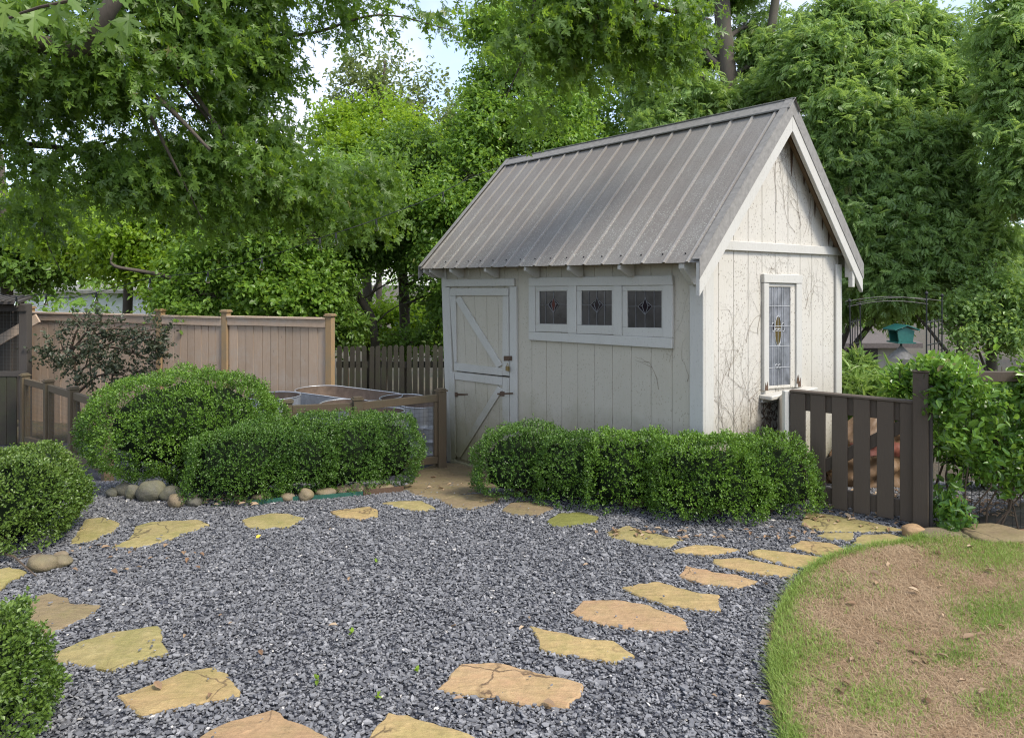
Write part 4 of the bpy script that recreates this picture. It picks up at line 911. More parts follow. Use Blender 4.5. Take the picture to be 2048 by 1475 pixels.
# ------------------------------------------------------------------ STRING LIGHTS
pts = [(-60, 560, 7.0), (10, 590, 7.0), (60, 592, 6.9), (84, 588, 6.9), (130, 596, 6.8), (168, 590, 6.7), (235, 574, 6.6), (300, 556, 6.5), (400, 545, 6.3), (470, 530, 6.2), (560, 505, 6.1), (640, 476, 6.1), (720, 450, 6.2), (800, 420, 6.6), (870, 392, 7.2), (950, 352, 8.3), (1015, 330, 8.8)]
P3 = catmull(np.array([px(*p) for p in pts]), 5)
sl_ = thing('string_lights', 'black cable with clear bulbs strung from the coop up to the shed ridge', 'string lights', (*P3[len(P3) // 2][:2], P3[len(P3) // 2][2]))
g = G(); g.tube(P3, .0035, 5); g.build('cable', MT['blackmetal'], sl_)
t = NT('clear_bulb_glass'); t.set('Base Color', (.75, .74, .70, 1)); t.set('Roughness', .06); t.set('Transmission Weight', 1.); t.set('IOR', 1.12); MT['bulb'] = t.m
for (u, v) in ((28, 592), (88, 591), (193, 586), (300, 557), (409, 544), (521, 517), (637, 478), (668, 467), (757, 437), (879, 389)):
    j = np.argmin(abs(1024 + F * P3[:, 0] / P3[:, 1] - u)); p = P3[j]
    g = G(); g.tube([p, p + (0, 0, -.025), p + (0, 0, -.048)], [.005, .010, .011], 8); k = g.build('socket', MT['blackmetal'], sl_)
    g = G(); g.lathe(p, [(.008, -.048), (.011, -.06), (.018, -.08), (.019, -.092), (.013, -.104), (.001, -.109)], 12); g.build('bulb', MT['bulb'], k, smooth=True)

# ------------------------------------------------------------------ GARDEN ARCH, BIRD FEEDER, SACK, FAR HOUSES
ay_ = 8.2; arch = thing('garden_arch', 'black iron garden arch behind the gate with curved top bars', 'garden arch', px(1790, 780, ay_))
PX_ = lambda u, v, y=ay_: px(u, v, y)
for u, y in ((1699, 8.2), (1720, 9.0), (1853, 8.2), (1884, 8.9)):
    v1 = {1699: 605, 1720: 612, 1853: 590, 1884: 594}[u]; v0 = HY + (CAMH + .55) * F / y
    g = G(); g.tube([px(u + (8 if u < 1750 else 0), v0, y), px(u, v1, y)], .008, 6); p = g.build('post', MT['blackmetal'], arch)
    g = G(); g.lathe(px(u, v1, y), [(.001, .05), (.014, .035), (.020, .02), (.012, 0)], 8); g.build('finial', MT['blackmetal'], p)
for (a, b) in (((1699, 8.2), (1720, 9.0)), ((1853, 8.2), (1884, 8.9))):
    g = G()
    for v in (645, 690, 735, 790):
        g.tube([px(a[0], v, a[1]), px(b[0], v - 6, b[1])], .008, 5)
    for f in (.25, .5, .75):
        q0 = px(a[0], 640, a[1]); q1 = px(b[0], 634, b[1]); p = q0 + (q1 - q0) * f; g.tube([p, p + (0, 0, -1.1)], .006, 5)
    g.build('side_lattice', MT['blackmetal'], arch)
for (a, b, s_) in (((1690, 603, 8.2), (1856, 600, 8.2), 20), ((1712, 606, 9.0), (1886, 602, 8.9), 24), ((1695, 613, 8.2), (1856, 608, 8.2), 21)):
    g = G(); p0, p1 = px(*a), px(*b); h = s_ / F * 8.5
    g.tube([p0 + (p1 - p0) * t + np.array([0, 0, .4 * h * math.sin(math.pi * t)]) for t in np.linspace(0, 1, 14)], .005, 6); g.build('top_bar', MT['blackmetal'], arch)

fy = 9.6; fc = px(1812, 684, fy); MT['teal'] = m_plain('teal_painted_wood', (.035, .19, .155), .5, 0, 25, .3, .1); MT['clear'] = m_plain('pale_acrylic', (.42, .46, .46), .15, 0, 9, .3, 0)
fd = thing('bird_feeder', 'teal house-shaped bird feeder on a pole beside the arch', 'bird feeder', (fc[0], fc[1], -.6))
g = G(); hw = .118; g.prism([fc + (-hw * .8, 0, 0), fc + (hw * .8, 0, 0), fc + (hw, 0, .155), fc + (0, 0, .205), fc + (-hw, 0, .155)], (0, .02, 0)); g.build('end_wall', MT['teal'], fd); g = G(); g.prism([fc + (-hw * .8, .22, 0), fc + (hw * .8, .22, 0), fc + (hw, .22, .155), fc + (0, .22, .205), fc + (-hw, .22, .155)], (0, .02, 0)); g.build('end_wall', MT['teal'], fd)
g = G(); g.hexa([fc + (hw * .72, .021, .02), fc + (hw * .76, .021, .02), fc + (hw * .76, .219, .02), fc + (hw * .72, .219, .02), fc + (hw * .93, .021, .15), fc + (hw * .97, .021, .15), fc + (hw * .97, .219, .15), fc + (hw * .93, .219, .15)]); g.build('pane', MT['clear'], fd)
g = G(); g.box(fc + (-hw * 1.05, -.03, -.018), fc + (hw * 1.05, .27, -.001)); g.build('tray', MT['teal'], fd)
for s_ in (-1, 1):
    g = G(); a = fc + (0, -.04, .225); b = fc + (s_ * hw * 1.45, -.04, .16); g.prism([a, b, b + (0, 0, .016), a + (0, 0, .016)], (0, .32, 0)); g.build('roof', MT['teal'], fd)
g = G(); g.tube([fc + (0, .12, -.019), (fc[0], fc[1] + .12, -.7)], .014, 8); g.build('pole', MT['blackmetal'], fd)
g = G(); g.lathe(fc + (.0, .12, 0), [(.016, -.06), (.03, -.08), (.17, -.22), (.175, -.23)], 20); g.build('baffle', MT['flash'], fd, smooth=True)

# crumpled orange and red sacks behind the gate
MT['sack'] = m_plain('orange_brown_sack_paper', (.19, .115, .058), .6, 0, 6, .35, .3); MT['sack_red'] = m_plain('red_sack_print', (.22, .075, .05), .5, 0, 14, .5, .2)
def sack(u, v, Y, w, h, lab, red=False):
    b = gp(u, v); b = px(u, v, Y); b[2] = float(terr(0, Y)) - .02
    t = thing('sack', lab, 'sack', b); n, m_ = 64, 44; V = []
    for j in range(m_):
        f = j / (m_ - 1)
        for i in range(n):
            a = i * 2 * math.pi / n; wr = 1 + .05 * math.sin(a * 17 + f * 31) * math.sin(f * 23 + a * 3) + .07 * math.sin(9 * f * 3 + 2 * math.sin(a * 2)) + .05 * math.sin(a * 5 + f * 7) + .04 * math.sin(a * 11 - f * 16)
            r = w * (1 - .12 * f) * (max(0, 1 - max(0, f - .8) * 3.4)) ** .6 * wr * min(1, .7 + f * 4)
            V.append((b[0] + r * math.cos(a) * 1.0 + .06 * f, b[1] + r * math.sin(a) * .7, b[2] + h * f + .02 * math.sin(a * 3)))
    g = G(); g.add(V, [(j * n + i, j * n + (i + 1) % n, (j + 1) * n + (i + 1) % n, (j + 1) * n + i) for j in range(m_ - 1) for i in range(n)] + [tuple((m_ - 1) * n + i for i in range(n))])
    g.build('bag', MT['sack'], t, smooth=True)
    if red:
        g = G(); Vp = []; sel = [i for i in range(n) if math.sin(i * 2 * math.pi / n) < -.45]; sel = sorted(sel)
        for j in range(22, 31):
            for i in sel:
                p = np.array(V[j * n + i]); Vp.append(p + (p - np.array([b[0] + .03, b[1], p[2]])) * .02)
        k = len(sel); g.add(Vp, [(j * k + i, j * k + i + 1, (j + 1) * k + i + 1, (j + 1) * k + i) for j in range(8) for i in range(k - 1)]); g.build('print', MT['sack_red'], t, smooth=True)
sack(1735, 1000, 5.9, .27, .62, 'large crumpled orange sack with a red print behind the gate pickets', True)
sack(1688, 1000, 6.3, .17, .36, 'smaller plain orange sack behind the gate, nearer to the shed')

MT['white_wall'] = m_plain('white_painted_boards', (.78, .79, .80), .6, 0, 3, .12, 0); MT['shingle'] = m_plain('grey_brown_shingles', (.13, .11, .10), .9, 0, 18, .45, .3); MT['beige'] = m_plain('beige_house_wall', (.36, .33, .27), .8, 0, 8, .2, 0)
wy = 26.; a, b = px(-60, 586, wy), px(330, 586, wy); wb_ = thing('outbuilding', 'long white building with a low roof beyond the cedar fence', 'building', (a[0], wy, -2.8))
g = G(); g.box((a[0], wy, -2.9), (b[0], wy + 7, a[2])); g.build('wall', MT['white_wall'], wb_)
g = G(); g.hexa([(a[0] - .3, wy - .4, a[2] + .001), (b[0] + .3, wy - .4, a[2] + .001), (b[0] + .3, wy + 7.3, a[2] + .3), (a[0] - .3, wy + 7.3, a[2] + .3), (a[0] - .3, wy - .4, a[2] + .10), (b[0] + .3, wy - .4, a[2] + .10), (b[0] + .3, wy + 7.3, a[2] + .42), (a[0] - .3, wy + 7.3, a[2] + .42)]); g.build('roof', MT['flash'], wb_)
g = G()
for i in range(3): g.box((a[0] + 1.2 + i * 2.2, wy - .03, -1.2), (a[0] + 2.1 + i * 2.2, wy - .001, -.1))
g.build('window', MT['glass'], wb_)
hy_ = 22.; a, b = px(1640, 690, hy_), px(1812, 690, hy_); hs = thing('neighbour_house', 'low house with a grey shingle roof among trees behind the arch', 'house', (a[0], hy_, -2.4))
g = G(); g.box((a[0] + .2, hy_, -2.6), (b[0] - .2, hy_ + 6, a[2])); g.build('wall', MT['beige'], hs)
rz = CAMH - (640 - HY) / F * (hy_ + 3)
for s_ in (-1, 1):
    y0 = hy_ - .4 if s_ < 0 else hy_ + 6.4
    g = G(); g.hexa([(a[0], y0, a[2] - .05), (b[0] + .3, y0, a[2] - .05), (b[0] - .3, hy_ + 3, rz), (a[0], hy_ + 3, rz), (a[0], y0, a[2] + .1), (b[0] + .3, y0, a[2] + .1), (b[0] - .3, hy_ + 3, rz + .15), (a[0], hy_ + 3, rz + .15)] if s_ < 0 else [(a[0], hy_ + 3.002, rz), (b[0] - .3, hy_ + 3.002, rz), (b[0] + .3, y0, a[2] - .05), (a[0], y0, a[2] - .05), (a[0], hy_ + 3.002, rz + .15), (b[0] - .3, hy_ + 3.002, rz + .15), (b[0] + .3, y0, a[2] + .1), (a[0], y0, a[2] + .1)]); g.build('roof', MT['shingle'], hs)
g = G(); g.box((a[0] + 1.0, hy_ - .03, -1.5), (a[0] + 1.8, hy_ - .001, -.5)); g.build('window', MT['glass'], hs)

# ------------------------------------------------------------------ EDGING: cobbles, strips, ledge stones
def cobble(u, v, w, h, mat, lab, flat=.75, name='cobble', cat='edging stone', grp='cobbles edging the boxwood beds', blocky=False):
    b = gp(u, v + h * .5); s_ = b[1] / F; rx, rz = w / 2 * s_, h / 2 * s_ * 1.05; n, m_ = 22, 14; V = []; sd = random.uniform(0, 9)
    for j in range(m_):
        p = math.pi * j / (m_ - 1) - math.pi / 2
        for i in range(n):
            a = i * 2 * math.pi / n; d = np.array([math.cos(p) * math.cos(a), math.cos(p) * math.sin(a), math.sin(p)])
            if blocky: d = np.sign(d) * abs(d) ** .55
            k = 1 + .09 * math.sin(3 * d[0] + sd) * math.cos(2.4 * d[1] + sd * 2) + .05 * math.sin(5 * d[2] + 4 * d[0] + sd)
            V.append(np.array([d[0] * rx, d[1] * rx * flat, d[2] * rz]) * k)
    V = np.array(V); V[:, 2] += rz * .75; g = G(); g.add(V + b + np.array([0, rx * flat * .6, 0]), [(j * n + i, j * n + (i + 1) % n, (j + 1) * n + (i + 1) % n, (j + 1) * n + i) for j in range(m_ - 1) for i in range(n)])
    return g.solo(name, MT[mat], b + np.array([0, rx * flat * .6, 0]), lab, cat, grp, smooth=True)
for a in (
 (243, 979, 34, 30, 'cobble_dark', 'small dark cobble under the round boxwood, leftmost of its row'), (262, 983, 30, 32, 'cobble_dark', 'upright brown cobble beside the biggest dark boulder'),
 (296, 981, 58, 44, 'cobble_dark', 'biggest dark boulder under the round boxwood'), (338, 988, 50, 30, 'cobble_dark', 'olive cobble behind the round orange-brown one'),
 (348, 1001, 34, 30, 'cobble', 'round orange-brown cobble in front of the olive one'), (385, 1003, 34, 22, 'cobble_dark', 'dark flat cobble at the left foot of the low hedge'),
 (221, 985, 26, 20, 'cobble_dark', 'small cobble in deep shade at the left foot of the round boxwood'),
 (520, 996, 44, 16, 'cobble', 'low flat tan cobble at the left end of the green edging'), (572, 994, 30, 18, 'cobble', 'reddish cobble next to the mossy one along the hedge'),
 (610, 989, 32, 26, 'cobble', 'pointed mossy yellow cobble behind the green edging'), (648, 986, 42, 20, 'cobble', 'long low tan cobble in the middle of the hedge edging'),
 (684, 981, 40, 20, 'cobble', 'rounded tan cobble behind the right end of the green edging'), (714, 978, 34, 22, 'cobble', 'pale cobble between the green edging and brown board'),
 (738, 977, 18, 20, 'cobble', 'small reddish upright cobble behind the brown board'), (765, 977, 46, 16, 'cobble', 'flat tan cobble behind the brown board by the door slab'),
 (76, 1127, 60, 34, 'cobble', 'large smooth tan cobble under the left boxwood'), (116, 1124, 44, 24, 'cobble', 'mossy cobble under the right side of the left boxwood'), (118, 1112, 28, 20, 'cobble', 'pinkish cobble resting behind the mossy one under the left boxwood')):
    cobble(*a)
for a in ((1834, 1064, 42, 26, 'flag_pink', 'orange block of stone at the foot of the gate post'), (1893, 1078, 76, 24, 'cobble', 'mossy ledge stone beneath the vine'), (2010, 1082, 120, 34, 'flag_brown', 'long flat brown ledge stone at the right edge under the vine'), (1948, 1080, 56, 26, 'cobble', 'squat ledge stone between two others under the vine')):
    cobble(*a, .8, 'ledge_stone', 'ledge stone', 'ledge stones under the wire trellis', True)
MT['greenplastic'] = m_plain('green_edging_plastic', (.022, .095, .065), .5, 0, 20, .3, 0)
def edging(name, pts, h, mat, lab, cat):
    P = [gp(u, v) for u, v in pts]; g = G()
    for a, b in zip(P[:-1], P[1:]):
        a = a.copy(); b = b.copy(); a[2] = terr(0, a[1]) + h / 2; b[2] = terr(0, b[1]) + h / 2; d = (b - a) / np.linalg.norm(b - a); g.beam(a - d * .002, b + d * .002, .012, h)
    return g.solo(name, MT[mat], P[0], lab, cat)
edging('edging_strip', [(505, 1010), (570, 1003), (640, 999), (725, 991)], .035, 'greenplastic', 'green plastic edging strip along the low hedge', 'garden edging')
edging('edging_board', [(727, 991), (768, 987), (806, 983)], .045, 'rust', 'short reddish brown edging board beside the door slab', 'garden edging')

# ------------------------------------------------------------------ FOLIAGE
def nrm(a): return a / (np.linalg.norm(a, axis=-1, keepdims=True) + 1e-9)
def T_oval(w=.28, f=.10):     # leaf along x: base, tip, folded along the midrib
    V = np.array([(0, 0, 0), (.30, -w, f), (.70, -w * .8, f * .6), (1, 0, -.08), (.70, w * .8, f * .6), (.30, w, f)]); return V, [(0, 1, 2, 3), (0, 3, 4, 5)]
def T_rhomb(w=.30, f=.08): return np.array([(0, 0, 0), (.5, -w, f), (1, 0, 0), (.5, w, f)]), [(0, 1, 2), (0, 2, 3)]
def T_maple(full=True):
    H = [(0, 0), (-.04, .12), (-.13, .31), (.02, .21), (.15, .075), (.20, .20), (.22, .34), (.30, .42), (.46, .60), (.44, .42), (.50, .37), (.40, .20), (.30, .06), (.48, .085), (.58, .20), (.65, .11), (.78, .16), (.81, .07), (1, 0)] if full else [(0, 0), (-.08, .33), (.16, .11), (.46, .60), (.33, .09), (.60, .20), (.72, .09), (1, 0)]
    up = [np.array([x, y, .10 * abs(y) - .10 * x * x]) for x, y in H]; dn = [p * (1, -1, 1) for p in up[1:-1]][::-1]
    V = [np.array([.26, 0, .0])] + up + dn; n = len(V) - 1
    return np.array(V), [(0, 1 + (i + 1) % n, 1 + i) for i in range(n)]
def T_pinnate(k=4, ll=.42, w=.075):   # drooping compound leaf
    V = []; Fc = []
    def lf(b, d):
        d = np.array(d) / np.linalg.norm(d); s_ = np.array([-d[1], d[0], 0]); n0 = len(V)
        V.extend([b, b + d * ll * .45 - s_ * w + (0, 0, .02), b + d * ll + (0, 0, -.07), b + d * ll * .45 + s_ * w + (0, 0, .02)]); Fc.append((n0, n0 + 1, n0 + 2)); Fc.append((n0, n0 + 2, n0 + 3))
    for i in range(k):
        b = np.array([.18 + .62 * i / k, 0, -.10 * (i / k) ** 2])
        for s_ in (-1, 1): lf(b, (.75, s_ * .75, -.18))
    lf(np.array([.72, 0, -.10]), (1, 0, -.3)); return np.array(V), Fc
def leaves(name, T, P, A, Nn, size, mat, parent=None, rnd=None, label=None, base=None):
    V0, F0 = T; n = len(P); A = nrm(A); B = nrm(np.cross(Nn, A)); C = np.cross(A, B)
    V = P[:, None] + size[:, None, None] * (V0[None, :, 0:1] * A[:, None] + V0[None, :, 1:2] * B[:, None] + V0[None, :, 2:3] * C[:, None])
    k = len(V0); fl = np.concatenate([np.array(f) for f in F0]); LV = (np.arange(n)[:, None] * k + fl[None]).ravel(); LT = np.tile([len(f) for f in F0], n)
    V = V.reshape(-1, 3); root = parent
    if root is not None:
        while root.parent is not None: root = root.parent
        V = inv(root, V)
    elif base is not None: V = V - base
    rnd = rng.random(n) if rnd is None else rnd
    o = bpy.data.objects.new(name, mesh_from(name, V, LV, LT, mat, rnd=np.repeat(rnd, len(F0)))); COL.objects.link(o); o.parent = parent
    if base is not None and parent is None: o.location = base
    if label: o['label'] = label
    return o
def rdir(n): return nrm(rng.normal(0, 1, (n, 3)))

# ---- clipped boxwoods: dense sprigs over a bumpy body, with bare stems below
MT['box'] = m_leaf('boxwood_leaves', (0.039, 0.088, 0.013), (0.079, 0.165, 0.020), (0.167, 0.297, 0.033), .26, .36, (0.216, 0.363, 0.033), 3.4)
MT['box_bright'] = m_leaf('fresh_boxwood_leaves', (.040, .085, .012), (.085, .155, .022), (.16, .24, .045), .28, .36, (.20, .30, .04), 3.)
MT['box_deep'] = m_leaf('deep_green_boxwood_leaves', (0.028, 0.068, 0.013), (0.056, 0.126, 0.018), (0.122, 0.226, 0.029), .24, .36, (0.150, 0.273, 0.032), 3.4)
MT['core'] = m_plain('painted_interior_shade', (.012, .020, .008), 1., 0, 30, .5, 0, .1)  # near-black solid body painted for the shade behind the leaves, no twigs modelled
def boxwood(lab, bodies, mat, leaf=.017, dens=1500, top_lit=.35, stems=6):
    c0 = np.array(bodies[0][0], float); zg = float(terr(0, c0[1])); base = np.array([c0[0], c0[1], zg])
    t = thing('boxwood', lab, 'shrub', base, 0, 'clipped boxwood shrubs'); Ps = []; As = []; Rn = []
    core = G()
    for (c, r, pw) in bodies:
        c, r = np.array(c, float), np.array(r, float); ph = rng.uniform(0, 6.28, 12); fr = rng.normal(0, 1, (12, 3)) * rng.uniform(2.5, 7, (12, 1))
        def rad(d):
            k = (np.abs(d[:, 0] / r[0]) ** pw + np.abs(d[:, 1] / r[1]) ** pw + np.abs(d[:, 2] / r[2]) ** pw) ** (-1 / pw)
            return k * (1 + .046 * np.sin(d @ fr.T + ph).sum(1) / 1.4)
        area = 4 * math.pi * ((r[0] * r[1]) ** 1.6 / 3 + (r[0] * r[2]) ** 1.6 / 3 + (r[1] * r[2]) ** 1.6 / 3) ** (1 / 1.6) * (1.15 if pw > 2.5 else 1)
        n = int(area * dens * 1.5); d = nrm(rng.normal(0, 1, (n, 3)) * r); k = rad(d)
        sh = 1 - rng.beta(1, 3.2, n) * .13 + np.where(rng.random(n) < .03, rng.uniform(.03, .11, n), 0)
        p = c + d * (k * sh)[:, None]; ok = p[:, 2] > zg + .015 + .07 * rng.random(n); d, p, sh = d[ok], p[ok], sh[ok]; n = len(p)
        g_ = nrm(np.sign(d) * np.abs(d / r) ** (pw - 1) / r)
        ax = nrm(g_ * .8 + rdir(n) * .55 + np.array([0, 0, .35]))
        for j in range(7):
            off = (j - 2.5) * leaf * .42; side = nrm(np.cross(ax, rdir(n)))
            Ps.append(p + ax * off + side * leaf * .12); As.append(nrm(side * .85 + ax * .75)); 
            Rn.append(np.where(rng.random(n) < .012, 1., .97) * np.clip(rng.normal(.32, .24, n) * (rng.random(n) > .012) + (rng.random(n) < .008) * 2 + top_lit * np.clip(g_[:, 2], 0, 1) * (sh > .95) * rng.random(n) + .18 * (j > 4), 0, 1))  # upward-facing outer leaves tinted brighter so the top reads as lit
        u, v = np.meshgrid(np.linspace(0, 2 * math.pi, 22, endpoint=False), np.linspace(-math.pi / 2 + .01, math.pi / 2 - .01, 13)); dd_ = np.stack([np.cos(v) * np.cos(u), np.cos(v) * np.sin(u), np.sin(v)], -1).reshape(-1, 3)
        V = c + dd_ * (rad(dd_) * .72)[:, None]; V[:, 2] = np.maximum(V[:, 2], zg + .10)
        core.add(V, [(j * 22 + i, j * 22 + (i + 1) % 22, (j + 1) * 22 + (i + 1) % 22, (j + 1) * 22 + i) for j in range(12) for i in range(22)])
    P = np.concatenate(Ps); A = np.concatenate(As); rn = np.concatenate(Rn); n = len(P)
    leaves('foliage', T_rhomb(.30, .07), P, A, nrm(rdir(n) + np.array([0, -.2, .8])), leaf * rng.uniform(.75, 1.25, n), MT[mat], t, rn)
    core.build('shade_core', MT['core'], t, smooth=True)
    g = G()
    for i in range(stems):
        bd = bodies[i % len(bodies)]; c, r = np.array(bd[0]), np.array(bd[1]); a = random.uniform(0, 6.28); q = c + np.array([math.cos(a) * r[0] * .5, math.sin(a) * r[1] * .5, 0]); b = np.array([c0[0] + random.gauss(0, .05), c0[1] + random.gauss(0, .04), zg - .03])
        g.tube([b, b * .6 + q * .4 + rdir(1)[0] * .03, q], [.022, .016, .008], 6)
    g.build('stems', MT['twig'], t)
def ctr(u, Y, z): return ((u - 1024) / F * Y, Y, z)
boxwood('largest domed boxwood above the dark boulders', [(ctr(385, 5.75, .42), (.73, .56, .405), 2.3)], 'box', .017, 1700, .35, 9)
boxwood('low boxwood at the left end of the hedge before the tanks', [(ctr(482, 5.2, .22), (.40, .28, .27), 3.4), (ctr(575, 5.38, .23), (.40, .3, .27), 3.6)], 'box_deep', .014, 2100, .35)
boxwood('low boxwood at the right end of the hedge before the tanks, beside the door slab', [(ctr(660, 5.55, .22), (.42, .3, .285), 3.6), (ctr(752, 5.68, .21), (.34, .28, .29), 3.)], 'box_deep', .014, 2100, .35)
boxwood('dark boxwood nearest the shed door in the hedge before the shed', [(ctr(1050, 5.28, .20), (.38, .26, .29), 3.), (ctr(1150, 5.12, .19), (.30, .26, .28), 2.8)], 'box_deep', .014, 2100, .3)
boxwood('middle boxwood before the shed with loose shoots on top', [(ctr(1265, 4.98, .21), (.33, .26, .31), 2.8)], 'box', .015, 2100, .4)
boxwood('big bright boxwood in front of the shed corner', [(ctr(1412, 4.80, .20), (.41, .29, .345), 2.8)], 'box', .016, 2200, .5)
boxwood('rounded boxwood at the gate end of the shed hedge', [(ctr(1532, 4.88, .19), (.32, .27, .315), 2.6)], 'box', .015, 2100, .4)
boxwood('bright boxwood cut by the left border above the tan cobbles', [(ctr(10, 4.3, .235), (.41, .36, .285), 3.0)], 'box_bright', .018, 2000, .6)
boxwood('nearest boxwood at the lower left corner', [(ctr(-125, 2.36, .13), (.29, .33, .30), 2.7)], 'box_bright', .017, 2600, .6)

# ---- trees
MT['maple'] = m_leaf('maple_leaves', (0.046, 0.091, 0.018), (0.088, 0.163, 0.029), (0.167, 0.272, 0.048), .48, .42, (0.399, 0.605, 0.040), .5)
MT['oak'] = m_leaf('mid_green_leaves', (0.071, 0.134, 0.024), (0.134, 0.246, 0.038), (0.220, 0.370, 0.058), .45, .42, (0.420, 0.627, 0.064), .45)
MT['ash'] = m_leaf('fresh_green_leaflets', (0.108, 0.185, 0.058), (0.185, 0.297, 0.091), (0.288, 0.426, 0.129), .46, .38, (0.474, 0.650, 0.115), .4)
MT['lime'] = m_leaf('yellow_green_leaves', (0.108, 0.184, 0.019), (0.178, 0.294, 0.025), (0.263, 0.410, 0.035), .5, .45, (0.488, 0.672, 0.046), .5)
MT['pale'] = m_leaf('pale_young_leaves', (.11, .16, .05), (.17, .23, .075), (.24, .30, .10), .4, .5, (.35, .42, .12), .5)
MT['dark'] = m_leaf('dark_understory_leaves', (0.051, 0.098, 0.017), (0.097, 0.172, 0.028), (0.163, 0.287, 0.045), .4, .45, (0.305, 0.483, 0.051), .5)
MT['vine'] = m_leaf('glossy_vine_leaves', (0.038, 0.101, 0.020), (0.087, 0.203, 0.030), (0.212, 0.365, 0.047), .35, .28, (0.348, 0.540, 0.068), 2.)
MT['bamboo'] = m_leaf('bamboo_leaves', (0.098, 0.182, 0.039), (0.169, 0.286, 0.058), (0.312, 0.416, 0.117), .35, .42, (0.390, 0.546, 0.104), 2.)
MT['grey_shrub'] = m_leaf('dusky_shrub_leaves', (.030, .045, .028), (.050, .068, .038), (.085, .10, .055), .22, .45, (.12, .15, .06), 2.)

def crown(clumps, twigs, per, tl, droop, spread=1., sub=16, sr=.36):
    """leaf positions, axes and normals for a crown made of clumps: ((x,y,z), (rx,ry,rz), weight)"""
    P = []; A = []; Nn = []; w = np.array([c[2] * (c[1][0] * c[1][1] * c[1][2]) ** (2 / 3) for c in clumps]); w = w / w.sum()
    for (c, r, _), k in zip(clumps, w):
        c, r = np.array(c, float), np.array(r, float); m = max(8, int(twigs * k))
        sd = rdir(sub); sc = c + sd * r * rng.uniform(.3, .74, (sub, 1)); j = rng.integers(0, sub, m); srr = sr * rng.uniform(.6, 1.3, sub)
        d = rdir(m); b = sc[j] + d * (rng.random(m) ** .45)[:, None] * (r * srr[j][:, None]) * np.array([1.15, 1.15, .8])
        out = nrm((b - c) / r)
        t = nrm(out * .7 + rdir(m) * .6 * spread + np.array([0, 0, -droop])); L = tl * rng.uniform(.6, 1.3, m)
        for q in range(per):
            f = (q + rng.random(m)) / per; s_ = nrm(np.cross(t, rdir(m)))
            P.append(b + t * (L * f)[:, None]); A.append(nrm(t * .55 + s_ * .85 + np.array([0, 0, -droop * .9])))
            Nn.append(nrm(rdir(m) * .75 + np.array([0, 0, .9]) + out * .25))
    return np.concatenate(P), np.concatenate(A), np.concatenate(Nn)
def limb(g, P, r0, r1, k=8, wob=.03):
    P = catmull(np.array(P, float), 6); n = len(P); L = np.linalg.norm(P[-1] - P[0])
    P = P + np.cumsum(rng.normal(0, 1, (n, 3)), 0) * wob * L / n * np.linspace(0, 1, n)[:, None] * np.linspace(1, 0, n)[:, None] * 3
    g.tube(P, np.linspace(r0, r1, n) * (1 + .06 * rng.normal(0, 1, n)), k)
    return P
def tree(name, lab, mat, trunk, r0, clumps, twigs, per, size, tmpl, tl=.45, droop=.25, cat='tree', group='trees behind the fences', limbs=True, sub=16, sr=.36, r1=None, extra=(), jit=.3, bark='bark'):
    base = np.array(trunk[0], float); t = thing(name, lab, cat, base, 0, group)
    g = G(); TP = limb(g, trunk, r0, r1 or r0 * .35, 12, .02)
    t_ = g.build('trunk', MT[bark], t, smooth=True)
    g = G(); any_ = False
    if limbs:
        for (c, r, _) in clumps:
            c = np.array(c, float); below = TP[TP[:, 2] < c[2] - .1 * r[2]]; s_ = below[-1 - int(random.random() * min(4, len(below) - 1))] if len(below) else TP[-1]
            mid = s_ * .5 + c * .5 + np.array([0, 0, .12 * np.linalg.norm(c - s_)]); LP_ = limb(g, [s_, mid, c], max(.018, r0 * .32), max(.008, r0 * .07), 6, .05); any_ = True
            for _ in range(4):
                e = c + rdir(1)[0] * np.array(r) * .85; q = LP_[random.randrange(len(LP_) // 2, len(LP_))]; limb(g, [q, q * .5 + e * .5 + np.array([0, 0, .05]), e], max(.009, r0 * .10), .004, 5, .05)
    for (pp, ra, rb) in extra: limb(g, pp, ra, rb, 7, .03); any_ = True
    if any_: g.build('branches', MT[bark], t, smooth=True)
    P, A, Nn = crown(clumps, twigs, per, tl, droop, sub=sub, sr=sr); n = len(P)
    leaves('crown', tmpl, P, A, Nn, size * rng.uniform(1 - jit, 1 + jit, n), MT[mat], t)
    return t
def cl(u, v, Y, ru, rv, rd=None, w=1.):
    s_ = Y / F; return (px(u, v, Y), (ru * s_, rd or min(1.6, (ru + rv) * .5 * s_), rv * s_), w)
gz = lambda Y: float(terr(0, Y)) - .1
OV, MP, MPL, PN, RH = T_oval(), T_maple(), T_maple(False), T_pinnate(), T_rhomb(.26)

